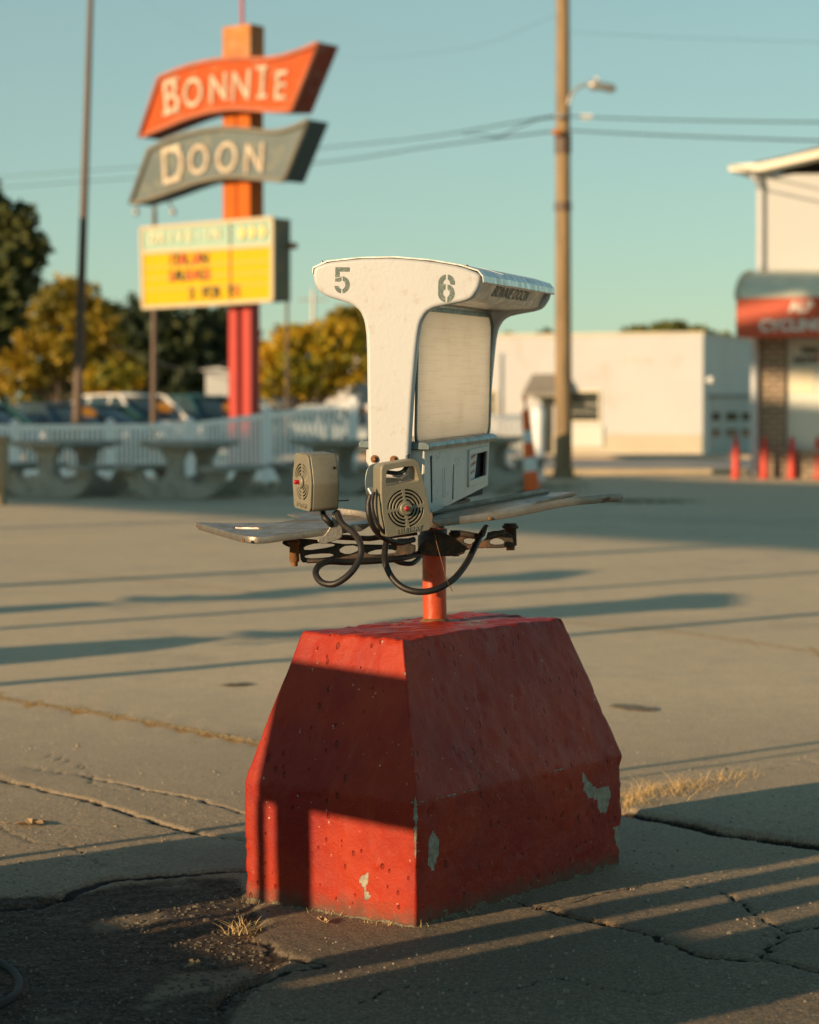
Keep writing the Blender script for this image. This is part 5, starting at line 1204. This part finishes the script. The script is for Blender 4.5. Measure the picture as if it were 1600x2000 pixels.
kprism([(1480, 340), (1760, 340), (1760, 560), (1480, 560)], 6.0, -.02).build('upper_wall', M['siding'], shop)
zt_ = onK(1480, 560)[2]
kprism([(1484, 560), (1760, 560), (1760, 937), (1484, 937)], 6.0, -.35).build('rear_wall', M['wall_side'], shop)
pier = kprism([(1482, 640), (1533, 640), (1533, 936), (1482, 936)], .55, 0).build('brick_pier', BR, shop)
kprism([(1533.5, 884), (1760, 884), (1760, 936), (1533.5, 936)], .30, -.03).build('brick_base', BR, shop)
kprism([(1533.5, 878), (1760, 878), (1760, 883.5), (1533.5, 883.5)], .36, -.01).build('sill', M['wall_band'], shop)
wf = kprism([(1535, 655), (1760, 655), (1760, 877), (1535, 877)], .05, -.12).build('display_window', M['wall_side'], shop)
kprism([(1537, 717), (1592, 717), (1592, 768), (1537, 768)], .01, -.10).build('window_board', M['frame_w'], wf)
kprism([(1537, 772), (1760, 772), (1760, 873), (1537, 873)], .01, -.105).build('window_board', mat('pale_board', (.60, .62, .55), .5), wf)
kprism([(1537, 662), (1760, 662), (1760, 713), (1537, 713)], .01, -.105).build('window_board', mat('pale_board_upper', (.50, .51, .43), .5), wf)
for t_, x_, y_, h_, mt in (('BIKE', 1582, 685, .13, K), ('NOW', 1575, 704, .14, K), ('!', 1597, 701, .16, Rr)):
    me = text_mesh(t_, h_*1.3, .006, offset=.006); me.transform(frame(onK(x_, y_, -.088), kd, UP, kn)); link_mesh('window_lettering', me, mt, wf)
# eaves: roof slab, white rake board and soffit return
rl = [(1424, 334), (1476, 330), (1600, 303), (1800, 258), (1800, 240), (1600, 287), (1478, 315), (1424, 322)]
kprism([(1424, 323), (1476, 319), (1600, 291), (1800, 246), (1800, 262), (1600, 306), (1480, 334), (1424, 334)], .5, .42).build('rake_board', mat('white_trim_paint', (.76, .70, .56), .5), shop)
kprism([(1470, 318), (1520, 309), (1600, 286), (1800, 241), (1800, 246), (1600, 290.5), (1476, 318.5)], 6.5, .46).build('roof', mat('brown_roof_shingle', (.20, .14, .09), .9), shop)
kprism([(1424, 322.5), (1478, 318), (1478, 331), (1424, 334.5)], 5.5, .0).build('eave_return', mat('white_trim_paint_eave', (.74, .68, .54), .5), shop)
m = MB(); d0 = [onK(1470, 336, .25), onK(1474, 350, .22), onK(1486, 362, .10), onK(1488, 380, .05), onK(1488, 528, .05)]; m.tube(catmull(d0, 4), .045, 8); m.build('downspout', M['wall_white'], shop)
kprism([(1478, 345), (1492, 345), (1492, 545), (1478, 545)], .03, .005).build('corner_trim', M['wall_white'], shop)
m = MB(); d1 = [onK(1474, 655, .10), onK(1474, 905, .10), onK(1473, 920, .13), onK(1468, 928, .2)]; m.tube(catmull(d1, 4), .075, 10); m.build('downspout', M['wall_white'], shop)
# curved awning
awl, awr = onK(1470, 600, 0)*[1, 1, 0], onK(1760, 600, 0)*[1, 1, 0]
z0a, z1a, z2a = onK(1500, 657, .9)[2], onK(1500, 582, .9)[2], onK(1500, 531, .2)[2]
aprof = [(.0, z2a+.02)] + [(.95*sin(R(a)), z1a+(z2a-z1a)*cos(R(a))) for a in range(10, 91, 10)]
def aw(prof_, name, mt, dx0=0.0, dx1=0.0):
    m = MB(); a = awl+kd*dx0; m.prism([a+kn*d_+[0, 0, z_] for d_, z_ in prof_], (awr-awl)+kd*dx1); return m.build(name, mt, shop)
shift = -.42
awl = awl + kd*0
up_a = aw(aprof + [(.0, z1a)], 'awning_top', mat('pale_green_awning_canvas', (.74, .74, .58), .7, var=.15, vscale=3))
lo_a = aw([(.0, z0a), (.96, z0a), (.96, z1a-.003), (.0, z1a-.003)], 'awning_face', mat('red_awning_canvas', (.60, .085, .03), .6, var=.15, vscale=2))
m = MB(); m.prism([awl-kd*.012+kn*d_+[0, 0, z_] for d_, z_ in [(.0, z0a)] + [(.98, z0a), (.98, z1a)] + [(p[0]*1.02, p[1]+.02) for p in aprof[::-1]]], kd*.010); m.build('awning_end', mat('cream_awning_end', (.66, .56, .38), .6), shop)
m = MB(); m.tube([awl-kd*.02+kn*d_+[0, 0, z_] for d_, z_ in [(.98, z1a)]+[(p[0]*1.03, p[1]+.02) for p in aprof[::-1]]], .03, 6); m.build('awning_piping', M['frame_w'], shop)
for t_, x_, y_, h_ in (('ALB', 1566, 600, .20), ('CYCLING', 1548, 636, .215)):
    me = text_mesh(t_, h_*1.35, .008, offset=.012)
    me.transform(Matrix.Translation((0, 0, 0))); me.transform(frame(onK(x_, y_, .968), kd, UP, kn)); link_mesh('awning_lettering', me, mat('white_awning_letters', (.74, .68, .58), .6), lo_a)

# ---- cars
GL = mat('tinted_car_glass', (.035, .055, .055), .08, spec=.8)
def car(p, heading, paint, label, suv=False, sticker=True, zoff=0.0):
    rt = empty('parked_car', p, label, 'car', 'cars parked in the lot behind the fence'); rt.rotation_euler = (0, 0, heading)
    L_, W = (4.7, 1.84) if not suv else (4.75, 1.88)
    st_ = [(-L_/2, .62, .86), (-L_/2+.12, .92, .93), (-L_/2+.6, 1.0 if not suv else 1.02, .97), (-.9, .98 if not suv else 1.05, 1), (.3, .95 if not suv else 1.06, 1), (1.0, .92 if not suv else 1.04, 1), (1.6, .84 if not suv else .98, .98), (2.05, .74 if not suv else .90, .93), (L_/2, .60 if not suv else .70, .80)]
    rings = []
    for x, zb, ws in st_:
        h = W/2*ws; z0 = .24 if abs(x) < 2.2 else .34
        rings.append([(x, -h*.93, z0), (x, -h, z0+.2), (x, -h, zb-.22), (x, -h*.95, zb-.06), (x, -h*.80, zb), (x, 0, zb+.035), (x, h*.80, zb), (x, h*.95, zb-.06), (x, h, zb-.22), (x, h, z0+.2), (x, h*.93, z0)])
    m = MB(); n = 11; vs_ = [q_ for r in rings for q_ in r]
    m.add(vs_, [(i*n+k, i*n+(k+1) % n, (i+1)*n+(k+1) % n, (i+1)*n+k) for i in range(len(rings)-1) for k in range(n)], True)
    m.add(rings[0], [tuple(range(n))]); m.add(rings[-1], [tuple(range(n))]); lpart(rt, 'body', m, paint)
    zr = 1.44 if not suv else 1.70; zb = .95 if not suv else 1.03
    gl = [(-2.0 if not suv else -2.28, zb, .80), (-1.45 if not suv else -2.1, zb+(zr-zb)*.70 if not suv else zr-.16, .70), (-.85 if not suv else -1.7, zr-.02, .66), (0 if not suv else -.2, zr, .66), (.45, zr-.06, .66), (1.35, zb-.02 if not suv else zb, .80)]
    rg = []
    for x, zt3, ws in gl: rg.append([(x, -W/2*.90, zb-.06), (x, -W/2*ws*1.12 if zt3 > zb+.2 else -W/2*.88, max(zt3-.04, zb-.05)), (x, -W/2*ws, zt3), (x, 0, zt3+.03), (x, W/2*ws, zt3), (x, W/2*ws*1.12 if zt3 > zb+.2 else W/2*.88, max(zt3-.04, zb-.05)), (x, W/2*.90, zb-.06)])
    m = MB(); n = 7; m.add([q_ for r in rg for q_ in r], [(i*n+k, i*n+k+1, (i+1)*n+k+1, (i+1)*n+k) for i in range(len(rg)-1) for k in range(n-1)], True); m.add(rg[0], [tuple(range(n))]); m.add(rg[-1], [tuple(range(n))]); lpart(rt, 'windows', m, GL)
    m = MB(); rr2 = [[(x, y*s_, zt3+.012) for y, s_ in ((-W/2*.70, 1), (0, 1), (W/2*.70, 1))] for x, zt3 in ((gl[2][0]-.25, gl[2][1]-.03), (gl[2][0], gl[2][1]+.01), (gl[3][0], zr+.01), (gl[4][0]+.05, zr-.06))]
    for r in rr2: r[1] = (r[1][0], 0, r[1][2]+.03)
    vs_ = [q_ for r in rr2 for q_ in r]; m.add(vs_, [(i*3+k, i*3+k+1, (i+1)*3+k+1, (i+1)*3+k) for i in range(3) for k in range(2)], True); ro = lpart(rt, 'roof', m, paint)
    mo = ro.modifiers.new('thick', 'SOLIDIFY'); mo.thickness = .03
    for sg in (-1, 1):
        y0, y1 = sg*W/2*.885, sg*W/2*.70
        for a_, b_, tk in (((1.38, y0, zb-.03), (.48, y1, zr-.06), .055), ((.0, y0*1.0, zb-.04), (-.02, y1*1.03, zr-.02), .045), ((-1.1 if suv else -1.0, y0, zb-.04), (-1.1 if suv else -.95, y1*1.03, zr-.04), .05), ((-2.25 if suv else -2.0, y0, zb-.03), (-1.75 if suv else -.95, y1, zr-.04), .085)):
            m = MB(); m.tube([a_, b_], tk, 6); lpart(rt, 'pillar', m, paint)
        m = MB(); m.tube([(.50, y1, zr-.05), (0, y1, zr), (-1.0, y1, zr-.02), (-1.7 if suv else -1.0, y1, zr-.05)], .035, 6); lpart(rt, 'roof_rail', m, paint)
        m = MB(); m.box((.95, sg*(W/2+.06), zb+.03), (.12, .2, .13)); lpart(rt, 'mirror', m, paint, .03)
        m = MB(); m.lathe((L_/2-.13, sg*W*.36, .66 if not suv else .78), (1, sg*.25, .1), [(0, .13), (.06, .12), (.09, .05)], 12); lpart(rt, 'headlight', m, M['headlamp'])
        for x in (-1.42, 1.42):
            m = MB(); m.lathe((x, sg*(W/2-.20), .33), (0, sg, 0), [(0, .30), (.02, .33), (.19, .33), (.22, .29)], 24); wh = lpart(rt, 'wheel', m, M['tyre'])
            m = MB(); m.lathe((x, sg*(W/2+.0), .33), (0, sg, 0), [(0, .20), (.03, .19), (.015, .06), (.03, .04)], 20); o = lpart(wh, 'rim', m, M['rim'])
    if sticker:
        m = MB(); c_ = np.array([.98, .30 if not suv else .34, zb+.32 if suv else zb+.28]); nn = unit([.55, 0, .8]); m.lathe(c_+nn*.02, nn, [(0, .02), (0, .22), (.008, .22)], 16); lpart(rt, 'price_sticker', m, M['sticker'])
    return rt
def paint(name, c, r=.28): return mat(name, c, r, spec=.5, coat=.6)
pt_w, pt_t, pt_d, pt_s = paint('white_car_paint', (.78, .76, .70)), paint('dark_teal_car_paint', (.02, .075, .075)), paint('charcoal_car_paint', (.035, .05, .055)), paint('silver_car_paint', (.38, .42, .42))
H0 = R(-52)
for px, D, pn, su, lab in ((-50, 55, pt_t, False, 'dark teal sedan cut off by the left edge'), (112, 57, pt_d, False, 'charcoal sedan left of the leaning brown pole'), (262, 60, pt_w, True, 'white high-roofed car with orange sticker between the two brown poles'),
    (392, 64, pt_t, True, 'dark teal car with orange sticker left of the red sign pole'), (540, 68, pt_s, False, 'silver car right of the red sign pole'), (668, 64, pt_s, False, 'silver car half hidden behind the rising fence'), (185, 50.5, pt_t, False, 'dark teal sedan hood right of the leaning pole, nearest the fence')):
    if 'hood' in lab: p = gp(px, 58.5)
    else: p = gp(px, D)
    car(p, H0, pn, lab, su, 'hood' not in lab and px > 0)

# ---- distant white buildings behind the trees
def gable(px0, px1, py_t, py_r, D, label, name='house'):
    a, b = gp(px0, D), gp(px1, D); z1 = at(px0, py_t, D)[2]; z2 = at(px0, py_r, D)[2]; rt = empty(name, (a+b)/2, label, 'building')
    m = MB(); m.prism([a, b, b+[0, 6, 0], a+[0, 6, 0]], (0, 0, z1)); m.build('wall', M['wall_white'], rt)
    m = MB(); c_ = (a+b)/2; m.prism([a+[-.2, -.2, z1], b+[.2, -.2, z1], c_+[0, -.2, z2]], (0, 6.4, 0)); m.build('roof', M['wall_white'], rt); return rt
gable(402, 447, 724, 716, 68, 'small white shed left of the red sign pole'); gable(478, 560, 790, 748, 84, 'low white gabled house right of the red sign pole'); gable(600, 760, 745, 680, 88, 'white gabled house showing through the orange tree')

# ---- trees
LM = dict(
    dark=leaf_mat('dark_green_foliage', [(.018, .036, .018), (.040, .070, .022), (.10, .12, .03), (.18, .17, .04)]),
    mass=leaf_mat('deep_green_foliage', [(.025, .045, .025), (.05, .075, .03), (.13, .13, .03)]),  # leaf tones of the dense dark green trees
    yg=leaf_mat('yellow_green_foliage', [(.07, .08, .010), (.22, .18, .014), (.42, .28, .015), (.52, .34, .03)]),
    orange=leaf_mat('autumn_orange_foliage', [(.09, .11, .015), (.28, .26, .015), (.66, .42, .016), (.66, .33, .012)]),
    green=leaf_mat('mid_green_foliage', [(.09, .12, .03), (.20, .22, .05), (.34, .30, .06)]))
BARK = mat('brown_bark', (.10, .075, .05), .9, var=.4, vscale=8)
def tree(px, D, blobs, leaf, n, size, label, seed, trunk_r=.16, shell=.55, lo=.0):
    r = np.random.default_rng(seed); base = gp(px, D); rt = empty('tree', base, label, 'tree'); k = D/FPX
    m = MB(); cs = [(at(bx, by, D), rx*k, ry*k) for bx, by, rx, ry in blobs]
    topc = cs[0][0]; m.tube([base, base*.5+topc*.5+[.1, 0, -.4], topc], [trunk_r, trunk_r*.7, trunk_r*.35], 8)
    for c_, rx, ry in cs:
        for _ in range(4):
            t_ = r.uniform(.25, .75); s_ = base*(1-t_)+topc*t_; e = c_+np.array([r.normal(0, rx*.4), r.normal(0, rx*.4), r.normal(0, ry*.4)])
            m.tube([s_, (s_+e)/2+[0, 0, -.1], e], [trunk_r*.45, trunk_r*.25, .02], 5)
    m.build('trunk', BARK, rt)
    w_ = np.array([rx*rx*ry for _, rx, ry in cs]); w_ /= w_.sum(); ids = r.choice(len(cs), n, p=w_)
    C = np.array([c_ for c_, _, _ in cs])[ids]; RX = np.array([x for _, x, _ in cs])[ids]; RY = np.array([y for _, _, y in cs])[ids]
    # clumps: leaf clusters spread through each blob, so gaps remain
    d = r.normal(size=(n, 3)); d /= np.linalg.norm(d, axis=1)[:, None]
    ncl = max(18, n//50); cl = r.normal(size=(ncl, 3)); cl /= np.linalg.norm(cl, axis=1)[:, None]; cl *= r.uniform(shell, 1.08, (ncl, 1))
    ci = r.integers(ncl, size=n); pos = cl[ci] + d*r.uniform(0, 1, (n, 1))**.6*.22
    P = C + pos*np.stack([RX, RX, RY], 1)
    P = P[P[:, 2] > .3]; n = len(P)
    a = r.normal(size=(n, 3)); a /= np.linalg.norm(a, axis=1)[:, None]; b = r.normal(size=(n, 3)); b -= (b*a).sum(1)[:, None]*a; b /= np.linalg.norm(b, axis=1)[:, None]
    sz = size*r.uniform(.5, 1.3, (n, 1)); Vv = np.stack([P-a*sz, P+b*sz*.5, P+a*sz, P-b*sz*.5], 1).reshape(-1, 3) - base
    me = bpy.data.meshes.new('crown'); me.vertices.add(4*n); me.vertices.foreach_set('co', Vv.ravel()); me.loops.add(4*n); me.loops.foreach_set('vertex_index', np.arange(4*n)); me.polygons.add(n)
    me.polygons.foreach_set('loop_start', np.arange(0, 4*n, 4)); me.polygons.foreach_set('loop_total', np.full(n, 4)); me.update(); me.validate(); me.materials.append(LM[leaf])
    o = bpy.data.objects.new('crown', me); COL.objects.link(o); o.parent = rt; return rt
tree(-60, 47, [(-20, 520, 90, 90), (20, 440, 55, 45), (60, 480, 40, 30), (-10, 610, 60, 70), (40, 560, 35, 30), (-60, 400, 70, 60), (70, 510, 25, 16)], 'dark', 6500, .13, 'dark broad tree rising at the left edge', 1, .2)
tree(110, 78, [(110, 640, 85, 85), (60, 680, 70, 70), (165, 625, 55, 65), (130, 590, 50, 50), (200, 700, 60, 60), (20, 730, 60, 50)], 'yg', 7500, .16, 'yellow green tree behind the leaning brown pole', 2)
tree(235, 72, [(225, 740, 50, 35), (190, 745, 40, 35), (255, 735, 28, 22)], 'orange', 2200, .12, 'small orange leaved tree between the two brown poles', 3, .1)
tree(300, 100, [(290, 680, 90, 80), (230, 640, 70, 60), (350, 700, 70, 75), (300, 620, 60, 35), (240, 720, 70, 60)], 'mass', 8500, .24, 'dense dark green tree behind the thin lamp pole', 4, .25, .3)
tree(430, 104, [(420, 680, 80, 85), (470, 700, 50, 60), (380, 640, 50, 45), (400, 740, 80, 50)], 'mass', 7000, .24, 'dense dark green tree behind the red sign pole', 5, .25, .3)
tree(600, 66, [(600, 700, 75, 60), (545, 725, 50, 55), (655, 665, 55, 45), (580, 660, 50, 30), (690, 700, 45, 55), (620, 745, 60, 35), (530, 700, 32, 38)], 'orange', 8500, .12, 'bright orange yellow tree right of the red sign pole', 6, .15)
tree(720, 90, [(700, 640, 60, 45), (740, 660, 50, 60), (680, 620, 35, 20)], 'yg', 3500, .16, 'hazy yellow green tree behind the top of the orange tree', 7)
tree(1300, 96, [(1300, 655, 75, 24), (1240, 655, 35, 18), (1360, 655, 40, 18)], 'green', 3500, .16, 'rounded green tree top above the white building', 8)
tree(1066, 96, [(1066, 655, 18, 12)], 'dark', 500, .14, 'little dark treetop beside the utility pole', 9, .1)
tree(975, 110, [(975, 662, 35, 10)], 'yg', 600, .15, 'low sunlit treetop over the left end of the white building', 10, .1)
tree(1430, 100, [(1420, 665, 35, 14), (1460, 672, 30, 16)], 'green', 900, .16, 'low green treetop beside the brick shop', 11, .1)
tree(-180, 85, [(-150, 640, 120, 110), (-60, 720, 90, 70)], 'mass', 5000, .2, 'dark tree mostly outside the left edge', 12, .2)
def hedge():
    r = np.random.default_rng(5); n = 16000; x = r.uniform(-60, 70, n); y = 132 + r.normal(0, 2.5, n); h = 5.0+2.2*np.sin(x*.31)+1.4*np.sin(x*.9+1); z = r.uniform(0, 1, n)**.8*h*.62
    P = np.stack([x, y, z], 1); a = r.normal(size=(n, 3)); a /= np.linalg.norm(a, axis=1)[:, None]; b = r.normal(size=(n, 3)); b -= (b*a).sum(1)[:, None]*a; b /= np.linalg.norm(b, axis=1)[:, None]
    Vv = np.stack([P-a*.5, P+b*.32, P+a*.5, P-b*.32], 1).reshape(-1, 3); me = bpy.data.meshes.new('far_woods'); me.from_pydata([tuple(v) for v in Vv], [], [(i*4, i*4+1, i*4+2, i*4+3) for i in range(n)]); me.materials.append(LM['mass'])
    o = bpy.data.objects.new('far_woods', me); COL.objects.link(o); tag(o, 'far low line of dark woods along the horizon', 'woods', kind='stuff')
hedge()
# grass along the tables
rw = np.random.default_rng(9)
sp_ = [gp(rw.uniform(-60, 1120), rw.uniform(33, 39)) for _ in range(900)]
tag(blades('weeds', sp_, 6000, .10, .25, 0, M['weed'], .8, 10, 2, .008, .5), 'patchy low weeds around the picnic tables and fence', 'weeds', kind='stuff')
sp_ = [gp(rw.uniform(1190, 1330), rw.uniform(30.5, 31.6)) for _ in range(40)]
tag(blades('weeds', sp_, 700, .05, .2, 0, M['weed'], .8, 11, 2, .008, .5), 'small weedy strip on the shaded lot at right', 'weeds', kind='stuff')
# road and kerb strip beyond the lot
def strip(name, y0, y1, x0, x1, z, c, rough=.9):
    m = MB(); m.add([(x0, y0, z), (x1, y0-.0, z), (x1, y1, z), (x0, y1, z)], [(0, 1, 2, 3)]); o = m.build(name, c); o['kind'] = 'structure'; return o
strip('road', 46, 60, -200, 200, .004, mat('road_asphalt', (.46, .42, .36), .9, var=.15, vscale=.4, bump=.004, bscale=30))
m = MB(); m.box((0, 45.6, .04), (200, .5, .12)); o = m.build('kerb', mat('kerb_concrete', (.48, .40, .27), .85, var=.2, vscale=2)); o['kind'] = 'structure'
m = MB(); m.box((0, 61.3, .04), (400, 2.4, .12)); o = m.build('sidewalk', mat('sidewalk_concrete', (.55, .44, .32), .85, var=.2, vscale=1)); o['kind'] = 'structure'

# ================================================================ OUTSIDE THE FRAME, UP-SUN (inferred stands and poles, the rest added to cast shadows)
sa, ta = np.array([sin(SUN_TH), -cos(SUN_TH), 0]), np.array([cos(SUN_TH), sin(SUN_TH), 0])
def stbox(m, s0_, s1_, t0_, t1_, z0_, z1_): m.box(sa*(s0_+s1_)/2+ta*(t0_+t1_)/2+UP*(z0_+z1_)/2, (s1_-s0_, t1_-t0_, z1_-z0_), (sa, ta, UP)); return m
GW = mat('grey_painted_wood', (.35, .33, .28), .7, var=.2)
e = empty('shadow_board', st(-4.4, .8), 'low wide board on plank legs, added out of view to shadow the block', 'shadow caster')  # added caster: throws the dark band on the block's lit face
stbox(MB(), -4.50, -4.0, .78, .82, .78, 1.138).build('panel', GW, e, .005)
stbox(MB(), -4.505, -4.475, .775, .825, 0, .78).build('leg', GW, e); stbox(MB(), -4.445, -4.335, .775, .825, 0, .78).build('leg', GW, e)
e = empty('shadow_box', st(-4.95, .8), 'tall plank box with stakes, added out of view to shade the paving', 'planter')  # added caster: shades the ground left of the block
stbox(MB(), -5.31, -4.63, .65, .95, 0, .80).build('box', GW, e, .01); stbox(MB(), -5.41, -5.375, .72, .78, 0, 1.25).build('stake', GW, e); stbox(MB(), -5.27, -5.25, .72, .78, .79, 1.35).build('stake', GW, e)
o = stbox(MB(), -6.6, -2.4, .72, .90, 0, .42).build('shadow_wall', M['concrete'], None, .02); origin_to(o, st(-4.5, .8)); tag(o, 'low concrete wall added out of view to shade the foreground', 'wall')  # added caster: keeps the lowest ground in shade
for s0_, s1_, h, lab in ((-3.945, -3.815, 1.7, 'broad square timber post added out of view to part the lit strips'), (-3.755, -3.61, 1.6, 'slim square timber post added out of view beside the broad one')):  # added casters: leave the thin lit strips between their shadows
    o = stbox(MB(), s0_, s1_, .62, .72, 0, h).build('shadow_post', GW, None, .006); origin_to(o, st((s0_+s1_)/2, .67)); tag(o, lab, 'post')
e = empty('shadow_cabinet', st(-3.28, .5), 'grey box added out of view to darken the foreground', 'cabinet')  # added caster: fills in the shade below the lit strips
stbox(MB(), -3.63, -3.521, .35, .66, 0, .68).build('side_box', M['galv'], e, .01); stbox(MB(), -3.52, -3.05, .3, .68, .0, 1.30).build('housing', M['galv'], e, .01); stbox(MB(), -3.49, -3.08, .683, .695, .1, 1.2).build('door', M['galv'], e, .004)
c_ = st(-8.88, .2); m = MB(); m.tube([c_, c_+[0, 0, 6.5]], [.07, .05], 12); o = m.build('lamp_pole', M['brownpole']); origin_to(o, c_); tag(o, 'brown pole outside the left of the view', 'pole')
c_ = st(-11.2, .0); m = MB(); m.tube([c_, c_+[0, 0, 6.5]], [.07, .05], 12); o = m.build('lamp_pole', M['brownpole']); origin_to(o, c_); tag(o, 'second brown pole, farther outside the left of the view', 'pole')
for s_, t_, rz, lab in ((-10.0, 3.6, .15, 'another order stand on its red block, outside the left of the view'), (-12.3, 4.4, -.1, 'farther order stand on its red block, outside the left of the view')):
    c2_ = copy_tree(stand); c2_.location = tuple(st(s_, t_)); c2_.rotation_euler = (0, 0, rz); c2_['label'] = lab
cr_ = empty('shade_canopy', st(-26, -9), 'broad flat canopy on steel posts, added out of view to shade the middle distance', 'canopy')  # unseen slab sized to shade the tables and fence
stbox(MB(), -44, -12.6, -12.8, -3.2, 6.0, 7.1).build('roof', mat('canopy_roof', (.6, .58, .5), .6), cr_)
for s_ in (-14, -21, -28, -35, -42):
    for t_ in (-12.0, -4.5):
        m = MB(); c_ = st(s_, t_); m.tube([c_, c_+[0, 0, 6.0]], .11, 12); m.build('post', M['brownpole'], cr_)
rb = empty('shadow_slats', st(-28, -3.3), 'slatted board on the canopy roof, added out of view to band the shop with shade', 'sign')  # added caster: panels cut to leave lit bands on the shop
def szp(poly, nm): m = MB(); m.prism([st(a_, -3.35, b_) for a_, b_ in poly], ta*.12); return m.build(nm, GW, rb)
szp([(-30.5, 7.96), (-25.5, 7.96), (-25.5, 9.06), (-30.5, 9.06)], 'panel'); szp([(-30.5, 9.56), (-25.5, 9.56), (-25.5, 10.62), (-26.9, 10.62), (-28.6, 10.15), (-30.5, 10.15)], 'panel')
szp([(-30.5, 10.42), (-28.6, 10.42), (-27.1, 10.86), (-26.9, 10.62), (-25.5, 10.62), (-25.5, 11.40), (-30.5, 11.40)], 'panel')
for s_ in (-30.45, -25.55): m = MB(); m.tube([st(s_, -3.45, 7.05), st(s_, -3.45, 11.5)], .06, 8); m.build('strut', GW, rb)
print('done', len(bpy.data.objects))
